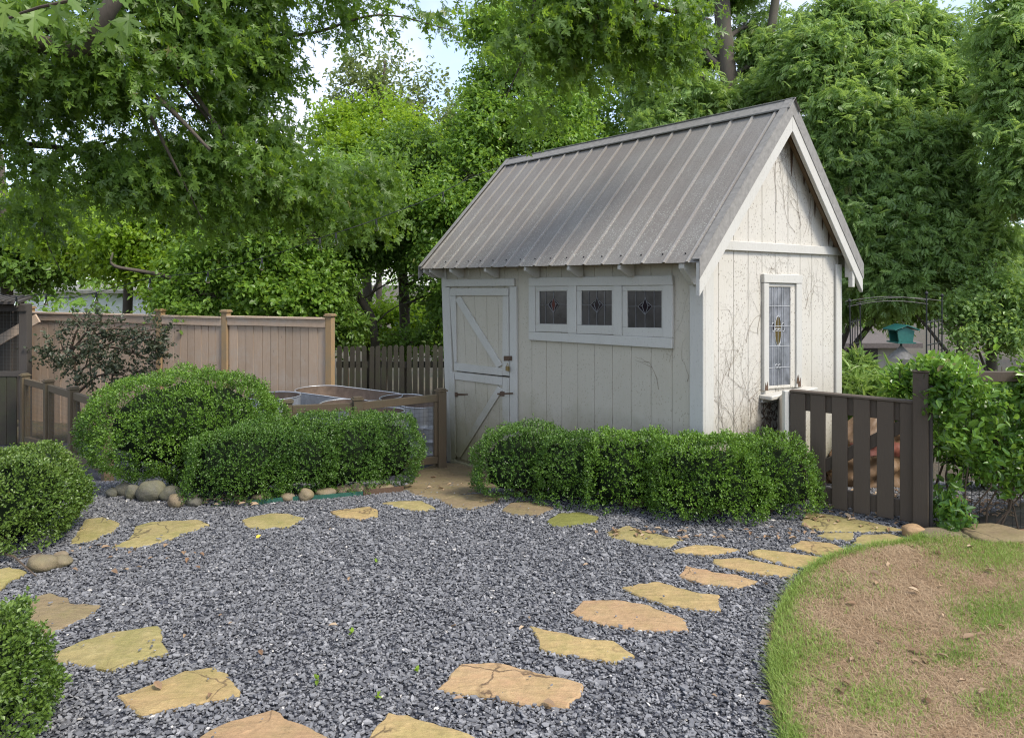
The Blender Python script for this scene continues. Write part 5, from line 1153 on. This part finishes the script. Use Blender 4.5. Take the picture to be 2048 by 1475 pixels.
# big maple overhead: trunk outside the left border, limbs reaching over the court
tr0 = (-6.8, 5.6, gz(5.6))
mt = thing('maple_tree', 'large silver maple whose drooping limbs hang over the court from the upper left', 'tree', tr0, 0)
g = G(); limb(g, [tr0, (-6.75, 5.6, 1.6), (-6.5, 5.5, 3.4), (-6.2, 5.3, 5.2)], .30, .17, 14, .01); g.build('trunk', MT['bark'], mt, smooth=True)
g = G()
LB = [([(-6.6, 5.55, 2.6), px(-60, 100, 5.4), px(60, 85, 5.2), px(165, 95, 5.1), px(215, 20, 5.0), px(300, -120, 5.)], .085, .05),
      ([(-6.6, 5.55, 2.5), px(-80, 60, 5.6), px(130, 70, 5.4), px(230, 140, 5.4), px(330, 210, 5.5), px(420, 300, 5.6)], .055, .012),
      ([(-6.5, 5.5, 3.2), px(120, -160, 5.6), px(280, 30, 5.7), px(350, 130, 5.8), px(440, 260, 5.9), px(500, 350, 6.1)], .05, .008),
      ([(-6.5, 5.5, 3.3), px(250, -200, 6), px(380, 40, 6.3), px(480, 130, 6.5), px(540, 220, 6.7), px(590, 310, 6.9)], .045, .006),
      ([(-6.6, 5.55, 2.3), px(-120, 300, 6.1), px(60, 290, 6.2), px(160, 300, 6.2), px(230, 280, 6.3)], .05, .012),
      ([px(300, 230, 5.6), px(340, 310, 5.7), px(365, 360, 5.8), px(405, 440, 6.0)], .016, .005),
      ([px(330, 130, 5.8), px(440, 270, 6.0), px(480, 330, 6.2), px(560, 400, 6.5)], .016, .005),
      ([px(400, 60, 6.3), px(600, 70, 6.5), px(760, 30, 6.5), px(900, 60, 6.6)], .022, .004),
      ([px(60, 290, 6.2), px(80, 380, 6.4), px(90, 470, 6.6), px(120, 540, 6.8)], .016, .004),
      ([(-6.3, 5.4, 4.6), (-3.0, 4.8, 6.2), px(900, -260, 5.6), px(1120, -60, 5.6), px(1300, 10, 5.7), px(1420, 40, 5.8)], .10, .012),
      ([px(1080, -120, 5.6), px(1062, 60, 5.5), px(1040, 130, 5.5), px(1012, 195, 5.6)], .014, .004),
      ([px(1120, -60, 5.6), px(1200, 40, 5.7), px(1230, 110, 5.8)], .014, .004)]
for pp, a, b in LB: limb(g, pp, a, b, 8, .012)
g.build('branches', MT['bark'], mt, smooth=True)
MC = [cl(90, 60, 5.2, 150, 90), cl(60, 190, 5.8, 120, 90, None, .75), cl(260, 130, 5.6, 150, 120), cl(430, 90, 6., 160, 110), cl(490, 170, 6.5, 90, 100), cl(120, 330, 6., 120, 70, None, .65), cl(300, 300, 6., 140, 110), cl(450, 300, 6.2, 140, 110),
      cl(580, 320, 6.8, 100, 70), cl(440, 405, 6.5, 100, 40, None, .6), cl(560, 400, 6.8, 90, 45, None, .7), cl(680, 400, 7.2, 90, 60), cl(760, 340, 7.6, 70, 45, None, .8), cl(480, 10, 6.3, 110, 50), cl(700, 10, 6.5, 90, 34, None, .7), cl(840, 25, 6.6, 80, 26, None, .35),
      cl(70, 410, 6.7, 90, 50, None, .6), cl(750, 420, 7.8, 50, 35), cl(-120, 120, 5.6, 150, 160), cl(250, -120, 5.5, 260, 110), cl(600, -110, 6.2, 260, 80),
      cl(1070, 20, 5.6, 90, 50), cl(1200, 30, 5.7, 110, 70), cl(1330, 20, 5.8, 100, 60), cl(1170, 110, 5.9, 90, 45, None, .8), cl(1290, 90, 5.9, 80, 45, None, .7), cl(1045, 110, 5.6, 34, 60, None, .6), cl(1075, 215, 6.2, 40, 36, None, .6), cl(1120, -100, 5.6, 220, 70)]
P, A, Nn = crown(MC, 7600, 7, .34, .6, sub=22, sr=.34); n = len(P); A = nrm(rdir(n) * .62 + np.array([.42, -.05, -.8])); Nn = nrm(rdir(n) * np.array([1., 1., .6]) + np.array([.1, -.15, .35]))
leaves('crown', MP, P, A, Nn, rng.lognormal(-2.76, .26, n), MT['maple'], mt)
# nearest twig of the same maple with full-size lobed leaves
nt = [(px(70, 20, 3.1), .15, 7), (px(150, 0, 2.9), .16, 8), (px(300, -10, 3.2), .13, 7), (px(10, 50, 3.4), .13, 6)]
P = np.concatenate([np.array(c)[None] + rng.normal(0, s_, (k, 3)) * (1, .9, .28) for c, s_, k in nt]); n = len(P)
A = nrm(np.array([.35, 0, -.8]) + rdir(n) * .55); Nn = nrm(np.array([0, -.75, .55]) + rdir(n) * .5)
leaves('near_leaves', MP, P, A, Nn, rng.uniform(.10, .15, n), MT['maple'], mt)
g = G(); limb(g, [px(330, -160, 3.1), px(180, -20, 2.9), px(60, 20, 3.0), px(-40, 60, 3.3)], .010, .004, 6); g.build('twig', MT['twig'], mt)

# trees behind the fences
B_ = lambda u, Y: ((u - 1024) / F * Y, Y, gz(Y))
tree('broadleaf_tree', 'bright yellow-green tree behind the left part of the cedar fence', 'lime', [B_(250, 12), px(262, 500, 12), px(300, 300, 12)], .10, [cl(250, 470, 12, 150, 85), cl(150, 420, 12.5, 90, 80), cl(360, 400, 12.3, 110, 80), cl(280, 380, 12.6, 90, 50), cl(370, 530, 11.6, 100, 55)], 7800, 7, .085, OV, .45, .35)
tree('broadleaf_tree', 'shadowed leaning tree over the middle of the cedar fence, hung with vines', 'oak', [B_(585, 11), px(600, 560, 11), px(640, 430, 11), px(700, 330, 11.2)], .11, [cl(470, 500, 11, 120, 60), cl(420, 590, 10.9, 100, 35), cl(560, 470, 11, 100, 60), cl(620, 540, 11.2, 70, 60), cl(520, 560, 11.3, 90, 55), cl(660, 400, 11.4, 100, 70), cl(760, 380, 11.4, 70, 60)], 7500, 7, .075, OV, .5, .3, extra=[([px(600, 545, 11), px(470, 600, 10.9), px(330, 552, 10.6), px(232, 533, 10.4), px(225, 505, 10.4)], .05, .012)])
tree('broadleaf_tree', 'far dark tree at the left border above the white outbuilding', 'dark', [B_(20, 17), px(10, 480, 17), px(0, 300, 17)], .16, [cl(30, 520, 17, 110, 50), cl(-20, 420, 17, 130, 80), cl(110, 480, 17.5, 80, 60)], 2600, 7, .13, OV, .6, .25)
tree('bare_limbed_tree', 'dark leaning trunk with bare lower twigs behind the picket fence', 'dark', [B_(752, 11.6), px(748, 660, 11.6), px(722, 600, 11.7), px(700, 550, 11.8), px(735, 440, 12)], .085, [cl(690, 480, 12, 90, 55, None, .8), cl(780, 470, 12, 90, 60, None, .8), cl(840, 510, 12, 60, 50, None, .6), cl(860, 440, 12, 60, 45)], 2600, 7, .07, OV, .4, .2,
     extra=[([px(726, 610, 11.7), px(660, 560, 11.5), px(600, 535, 11.4)], .022, .004), ([px(740, 640, 11.6), px(690, 600, 11.5), px(640, 590, 11.3)], .016, .003), ([px(722, 600, 11.7), px(790, 560, 11.6), px(870, 545, 11.5)], .022, .004), ([px(705, 560, 11.7), px(640, 500, 11.7), px(590, 500, 11.6)], .018, .003), ([px(745, 650, 11.6), px(800, 610, 11.5), px(885, 600, 11.4)], .016, .003)])
tree('slim_tree', 'upright dark trunk just left of the shed, behind the picket fence', 'dark', [B_(812, 12.4), px(808, 600, 12.4), px(800, 480, 12.4), px(820, 330, 12.5)], .12, [cl(830, 400, 12.4, 80, 60), cl(880, 470, 12.2, 50, 55), cl(800, 320, 12.6, 70, 60), cl(870, 330, 12.5, 60, 60), cl(870, 560, 12, 40, 50, None, .4)], 3000, 7, .08, OV, .45, .25,
     extra=[([px(808, 580, 12.4), px(850, 545, 12.2), px(890, 520, 12.)], .03, .006), ([px(808, 610, 12.4), px(860, 590, 12.1), px(905, 600, 12.)], .025, .005)])
tree('broadleaf_tree', 'light green tree filling the gap below the patch of sky', 'lime', [B_(740, 15), px(735, 450, 15), px(760, 260, 15)], .12, [cl(730, 300, 15, 80, 50), cl(815, 285, 15, 55, 40), cl(680, 270, 15.4, 50, 50, None, .8), cl(780, 360, 14.8, 90, 60), cl(870, 360, 14.6, 60, 55), cl(760, 225, 15.5, 50, 30, None, .4), cl(845, 420, 14.5, 70, 60)], 5500, 7, .09, OV, .5, .1)
tree('wispy_tree', 'thin pale wispy treetop against the patch of sky', 'pale', [B_(760, 20), px(755, 330, 20), px(770, 120, 20)], .10, [cl(745, 130, 20, 60, 40, None, .4), cl(720, 190, 20, 60, 40, None, .5), cl(860, 185, 20, 50, 22, None, .35), cl(800, 220, 20, 60, 30, None, .5)], 700, 6, .13, OV, .7, 0.)
tree('feathery_tree', 'pale yellowish feathery tree far behind the shed ridge end', 'pale', [B_(912, 24), px(912, 400, 24), px(905, 230, 24)], .14, [cl(900, 280, 24, 45, 60), cl(940, 330, 24, 50, 60), cl(890, 350, 24, 40, 60), cl(915, 230, 24, 22, 30, None, .6)], 1700, 7, .13, OV, .6, .1)
tree('broadleaf_tree', 'vine-covered tree directly behind the left end of the shed roof', 'oak', [B_(985, 11.5), px(985, 420, 11.5), px(1000, 250, 11.6), px(1020, 120, 11.8)], .12, [cl(960, 250, 11.5, 70, 70), cl(1010, 170, 11.8, 70, 70), cl(950, 350, 11.2, 80, 70), cl(900, 420, 11., 60, 60), cl(1060, 280, 11.6, 80, 60), cl(985, 60, 12, 50, 60), cl(1120, 220, 11.8, 60, 60), cl(905, 520, 10.9, 55, 55), cl(1130, 300, 11.4, 70, 40)], 7500, 7, .07, OV, .4, .2)
tree('broadleaf_tree', 'tall airy tree with sky showing between its branches above the roof middle', 'oak', [B_(1170, 16), px(1170, 300, 16), px(1150, 120, 16), px(1180, -60, 16)], .18, [cl(1130, 100, 16, 90, 60, None, .7), cl(1220, 210, 16, 90, 60, None, .9), cl(1150, 230, 16, 70, 60, None, .5), cl(1060, 60, 16, 70, 70, None, .6), cl(1260, 290, 15.5, 80, 40), cl(1330, 240, 15.5, 90, 60), cl(1180, -30, 16, 160, 60), cl(1000, 40, 16, 40, 60, None, .5)], 3400, 7, .085, OV, .55, .2)
tree('large_tree', 'massive tree whose bare brown trunk rises behind the shed ridge', 'ash', [B_(1462, 13.5), px(1462, 330, 13.5), px(1458, 160, 13.5), px(1448, 40, 13.6), px(1440, -120, 13.8)], .22, [cl(1370, 200, 13.2, 80, 60), cl(1300, 150, 13.5, 80, 50, None, .8), cl(1370, 90, 14.2, 70, 50, None, .6), cl(1540, 190, 13.2, 60, 60), cl(1520, 60, 14.2, 40, 50, None, .5), cl(1560, 120, 13.6, 70, 60), cl(1340, 260, 13, 80, 35), cl(1450, -60, 14, 140, 60)], 7000, 4, .165, PN, .42, .30, sub=22, sr=.27, r1=.13, extra=[([px(1458, 150, 13.5), px(1415, 110, 13.6), px(1385, 40, 13.7)], .09, .03), ([px(1462, 330, 13.5), px(1530, 120, 13.5), px(1560, -60, 13.5)], .13, .07)])
tree('large_tree', 'broad drooping tree filling the view right of the shed gable', 'ash', [B_(1660, 12), px(1655, 450, 12), px(1620, 300, 12), px(1660, 170, 12), px(1780, 20, 12), px(1840, -80, 12)], .20, [cl(1640, 130, 11.8, 110, 70), cl(1760, 150, 11.6, 110, 70), cl(1880, 180, 11.5, 90, 70), cl(1700, 240, 11.2, 110, 70), cl(1830, 280, 11, 110, 70), cl(1720, 340, 11, 90, 60), cl(1780, 400, 10.8, 110, 60), cl(1900, 380, 10.8, 100, 70), cl(1720, 460, 10.6, 70, 60), cl(1830, 480, 10.5, 100, 60), cl(1780, 540, 10.5, 90, 45, None, .8), cl(1930, 500, 10.4, 80, 60), cl(1700, 40, 12, 90, 50, None, .7), cl(1800, 50, 12.1, 90, 45, None, .6), cl(1890, 80, 12, 60, 50, None, .6), cl(1740, 590, 11.2, 70, 40, None, .5), cl(1650, 60, 12.2, 60, 50, None, .6)], 16000, 4, .155, PN, .40, .40, r1=.10, sub=26, sr=.25,
     extra=[([px(1655, 450, 12), px(1690, 300, 11.8), px(1700, 210, 11.8), px(1720, 60, 12)], .10, .04), ([px(1700, 320, 11.5), px(1830, 305, 11.2), px(1890, 290, 11)], .035, .01)])
tree('broadleaf_tree', 'yellowish green tree hanging in from the upper right corner', 'ash', [(7.6, 9.6, gz(9.6)), (7.6, 9.6, 2.5), px(2110, 100, 9.6)], .14, [cl(2030, 50, 9.4, 50, 70), cl(2045, 180, 9.3, 45, 60), cl(2030, 270, 9.2, 40, 50, None, .7), cl(2060, 350, 9.2, 40, 50), cl(2130, 160, 9.6, 70, 110)], 3000, 4, .16, PN, .4, .4, sub=22, sr=.27)
tree('broadleaf_tree', 'pale grey-green bushy tree at the right border above the vine', 'ash', [B_(1985, 9.8), px(1985, 620, 9.8), px(1990, 520, 9.8)], .08, [cl(1960, 620, 9.6, 60, 40), cl(2030, 600, 9.5, 60, 50), cl(1990, 560, 9.8, 60, 40), cl(1930, 660, 9.4, 40, 25, None, .7), cl(2040, 660, 9.3, 50, 30)], 2000, 7, .06, OV, .3, .1)
tree('broadleaf_tree', 'dark tree beyond the arch shading the neighbour house', 'dark', [B_(1925, 14), px(1925, 500, 14), px(1900, 350, 14)], .14, [cl(1880, 560, 14, 100, 50), cl(1800, 590, 15, 90, 40), cl(1960, 480, 14, 90, 70), cl(1720, 560, 15, 80, 50), cl(1850, 430, 14, 110, 70)], 3000, 7, .10, OV, .5, .3)

# understorey bushes
def bush(lab, mat, clumps, twigs, per, size, tmpl=OV, tl=.3, droop=.1, name='bush', cat='bush', group='bushes behind the fences', **k):
    c = np.array(clumps[0][0]); b = (c[0], c[1], gz(c[1])); return tree(name, lab, mat, [b, (c[0] + .05, c[1], b[2] * .5 + c[2] * .5), tuple(c)], .03, clumps, twigs, per, size, tmpl, tl, droop, cat, group, bark='twig', **k)
bush('dark bush with heart-shaped leaves behind the cedar fence right end', 'oak', [cl(540, 590, 10.6, 80, 45), cl(600, 600, 10.6, 60, 45), cl(510, 470, 10.7, 40, 45), cl(520, 530, 10.7, 40, 50)], 2400, 6, .07, T_oval(.42), .3)
bush('dark bush behind the picket fence beside the cedar fence', 'dark', [cl(690, 660, 11., 40, 35), cl(650, 590, 11, 40, 50)], 800, 7, .07)
bush('shaded bush behind the picket fence beside the shed', 'dark', [cl(875, 665, 11.2, 40, 35), cl(800, 680, 11.5, 40, 22), cl(905, 600, 11.3, 30, 50)], 700, 7, .07)
bush('light bush beyond the picket fence in the clearing', 'lime', [cl(770, 650, 14.5, 90, 50), cl(840, 640, 15, 60, 50), cl(700, 640, 15, 50, 50)], 1500, 7, .08)
bush('yellow-green bush peeping over the cedar fence left part', 'lime', [cl(420, 600, 11.8, 80, 35), cl(460, 590, 11.6, 70, 40)], 1100, 7, .085)

# far woodland closing the view: one mass of leaves nobody could count
FCL = []
for i in range(64):
    Yf = random.uniform(24, 36); u = -500 + 3050 * (i + random.random()) / 64; v = random.uniform(250, 640) if u > 1000 else random.uniform(430, 640)
    FCL.append(cl(u, v, Yf, random.uniform(70, 120), random.uniform(50, 90), 1.6))
P, A, Nn = crown(FCL, 10500, 6, .8, .2, sub=14, sr=.42); n = len(P)
ow = leaves('far_woodland', RH, P, A, Nn, rng.uniform(.16, .30, n), MT['oak'], None, None, None, np.array([0, 28., -2.5])); tag(ow, 'dense far woodland behind all the other trees', 'woodland', kind='stuff')

# ---- leggy shrub in front of the cedar fence
Yq = 9.2; tree('leggy_shrub', 'open leggy shrub with dusky leaves before the cedar fence', 'grey_shrub', [B_(165, Yq), px(150, 740, Yq), px(140, 690, Yq)], .02, [cl(120, 700, 9.2, 50, 38), cl(160, 650, 9.2, 40, 28, None, .8), cl(205, 650, 9.1, 30, 26, None, .8), cl(225, 690, 9.1, 50, 28), cl(300, 665, 9, 38, 30), cl(290, 715, 9, 45, 30), cl(180, 730, 9, 60, 35), cl(240, 750, 8.9, 50, 30), cl(320, 690, 9., 24, 22, None, .7)], 640, 6, .046, T_oval(.3), .16, -.1, 'shrub', '', bark='twig',
     extra=[([B_(200, Yq), px(180, 700, Yq), px(205, 640, Yq)], .014, .005), ([B_(215, Yq), px(230, 720, Yq), px(300, 660, Yq)], .014, .005)])
for o in bpy.data.objects:
    if o.get('group') == '': del o['group']

# ---- vine on the wire trellis and the greenery behind the gate
def field(n, u0, u1, v0, v1, Y0, Y1):
    Y = rng.uniform(Y0, Y1, n); u = rng.uniform(u0, u1, n); v = rng.uniform(v0, v1, n); return np.stack([(u - 1024) / F * Y, Y, CAMH - (v - HY) / F * Y], 1)
vb = np.array([3.3, TY, 0.]); vn = thing('climbing_vine', 'glossy leaved vine climbing the wire trellis right of the gate post', 'vine', vb)
def vclump(n, x0, x1, z0, z1, th, dens=None):
    return np.stack([rng.uniform(x0, x1, n), TY + rng.normal(-.01, th, n), rng.uniform(z0, z1, n)], 1)
P = np.concatenate([vclump(1000, 2.68, 5.1, .90, 1.08, .10), vclump(1500, 2.72, 5.1, .45, 1.0, .07), vclump(1100, 2.78, 5.1, .12, .55, .06), vclump(240, 2.68, 3.15, .0, .22, .10), vclump(90, 2.62, 2.8, .7, 1.1, .06), vclump(420, 2.9, 5.1, 1.02, 1.16, .09)])
m = snoise(P[:, 0], P[:, 2], 8, 21) > np.where(P[:, 2] < .45, -.12, -.55); P = P[m]; k = 5
P5 = np.repeat(P, k, 0) + rng.normal(0, .018, (len(P) * k, 3)); n = len(P5); ax = np.repeat(nrm(rdir(len(P)) * .6 + np.array([0, -.45, .25])), k, 0)
A = nrm(ax * .5 + rdir(n) * .75 + np.array([0, 0, .15])); Nn = nrm(rdir(n) * .6 + np.array([0, -.45, .8]))
rn = np.clip(rng.normal(.16, .14, n) + .65 * sstep(.85, 1.12, P5[:, 2]), 0, 1)
leaves('foliage', T_oval(.25), P5, A, Nn, rng.uniform(.034, .070, n), MT['vine'], vn, rn)
g = G()
for i in range(22):
    x = random.uniform(2.75, 5.0); Pp = [(x, TY, 0)]
    for j in range(7): Pp.append((Pp[-1][0] + random.gauss(.02, .05), TY + random.gauss(0, .015), .15 * (j + 1)))
    g.tube(Pp, np.linspace(.006, .002, len(Pp)), 5)
g.build('stems', MT['twig'], vn)
def clumpy(name, lab, cat, mat, centres, n, size, tmpl, k=6, droop=.3, group=None, up=.5):
    c = np.array([px(*q[:3]) for q in centres]); r = np.array([q[3] for q in centres]); j = rng.integers(0, len(c), n); P = c[j] + rdir(n) * (rng.random(n) ** .5 * r[j])[:, None] * (1, 1, .8)
    b = np.array([c[:, 0].mean(), c[:, 1].mean(), gz(c[:, 1].mean())]); t = thing(name, lab, cat, b, 0, group)
    P5 = np.repeat(P, k, 0); m = len(P5); d = nrm(rdir(m) + np.array([0, 0, up])); P5 = P5 + d * .03
    leaves('foliage', tmpl, P5, nrm(d + np.array([0, 0, -droop])), nrm(rdir(m) * .6 + np.array([0, -.2, .9])), size * rng.uniform(.6, 1.3, m), MT[mat], t)
    g = G()
    for q in c: g.tube([(q[0] + random.gauss(0, .1), q[1], gz(q[1])), (q[0] + random.gauss(0, .05), q[1], q[2] * .5 + gz(q[1]) * .5), q + (0, 0, .15)], [.010, .008, .003], 5)
    g.build('stems', MT['twig'], t)
clumpy('bamboo', 'feathery light green bamboo clump behind the gate', 'bamboo', 'bamboo', [(1700, 770, 7.0, .26), (1745, 790, 6.8, .26), (1780, 775, 7.2, .24), (1710, 820, 6.7, .22), (1712, 735, 7.4, .16), (1760, 830, 6.6, .2), (1800, 800, 6.9, .24), (1825, 770, 7.2, .2)], 520, .15, T_oval(.085, .03), 8, .35)
clumpy('leafy_bush', 'bright leafy bush rising behind the gate post', 'bush', 'vine', [(1800, 775, 6.2, .16), (1835, 760, 6.2, .16), (1870, 745, 6.0, .16), (1800, 840, 6.0, .15), (1790, 900, 6.0, .12), (1920, 745, 5.9, .16)], 420, .06, T_oval(.26), 7, .1)
clumpy('leafy_bush', 'dark leafy bush behind the vine trellis', 'bush', 'vine', [(1900, 790, 5.8, .22), (1960, 800, 5.8, .25), (2030, 790, 5.8, .25), (1980, 860, 5.7, .25), (2050, 880, 5.7, .25), (1930, 860, 5.8, .2), (1960, 930, 5.6, .22), (2030, 940, 5.6, .22), (1905, 900, 5.7, .15), (2100, 820, 5.7, .35)], 1100, .06, T_oval(.26), 6, .1)

# ---- litter: fallen leaves and twigs, small weeds, one yellow leaf
Pl = np.concatenate([np.array([gp(random.uniform(a, b), random.uniform(c, d)) for _ in range(k)]) for (a, b, c, d, k) in ((390, 520, 995, 1015, 60), (1190, 1640, 1060, 1085, 60), (1600, 1800, 1020, 1062, 50), (300, 1560, 1050, 1470, 20), (140, 420, 1085, 1150, 22), (1640, 2040, 1110, 1460, 40), (820, 990, 930, 985, 24), (1650, 1830, 985, 1020, 160), (1870, 2040, 1000, 1060, 140))])
n = len(Pl); MT['litter'] = m_leaf('fallen_leaf', (.16, .09, .05), (.28, .17, .09), (.40, .30, .19), .1, .7, (.3, .2, .1), 3.)
Pl[:, 2] = np.where(edge_dist(Pl[:, 0], Pl[:, 1]) > 0, lawn_z(Pl[:, 0], Pl[:, 1], edge_dist(Pl[:, 0], Pl[:, 1])) + .012, Pl[:, 2] + .022)
o = leaves('leaf_litter', T_oval(.22, .16), Pl, nrm(rdir(n) * (1, 1, .15)), nrm(rdir(n) * .3 + np.array([0, 0, 1.])), rng.uniform(.02, .06, n), MT['litter'], None, None, None, np.array([0, 4., 0])); tag(o, 'scattered brown fallen leaves and scraps on gravel and lawn', 'leaf litter', kind='stuff')
MT['yellow'] = m_leaf('yellow_fallen_leaf', (.6, .42, .02), (.65, .46, .02), (.7, .5, .03), .2, .5)
p = gp(512, 1085); o = leaves('fallen_leaf', T_oval(.35, .1), np.array([p + (0, 0, .03)]), np.array([[.5, .4, .3]]), np.array([[0, -.6, .8]]), np.array([.032]), MT['yellow'], None, None, None, p); tag(o, 'single bright yellow leaf lying on the gravel', 'leaf')
for i, (u, v, lab) in enumerate(((753, 1130, 'tiny green seedling in the middle of the gravel'), (705, 1272, 'tiny green seedling in the gravel below the centre'), (832, 1350, 'tiny green seedling left of the largest tan flagstone'), (634, 1367, 'tiny green seedling right of the chip-strewn ochre flagstone'), (755, 1402, 'tiny green seedling just above the bottom yellow flagstone'))):
    p = gp(u, v); n = 6; o = leaves('seedling', T_oval(.3), np.repeat(p[None] + (0, 0, .018), n, 0), nrm(rdir(n) + np.array([0, 0, .6])), nrm(rdir(n) * .4 + np.array([0, 0, 1.])), rng.uniform(.015, .028, n), MT['lime'], None, None, None, p); tag(o, lab, 'seedling', 'seedlings in the gravel')
g = G(); a, b = gp(0, 1112), gp(72, 1158); g.tube([a + (-.1, 0, .05), a * .6 + b * .4 + (0, 0, .05), a * .25 + b * .75 + (0, 0, .03), b + (0, 0, .02)], [.006, .006, .005, .003], 6); g.tube([a * .5 + b * .5 + (0, 0, .045), a * .3 + b * .7 + (.02, .12, .06)], [.004, .002], 5)
g.solo('fallen_twig', MT['twig'], b, 'bent dry twig on the thick mossy slab at the left border', 'twig')
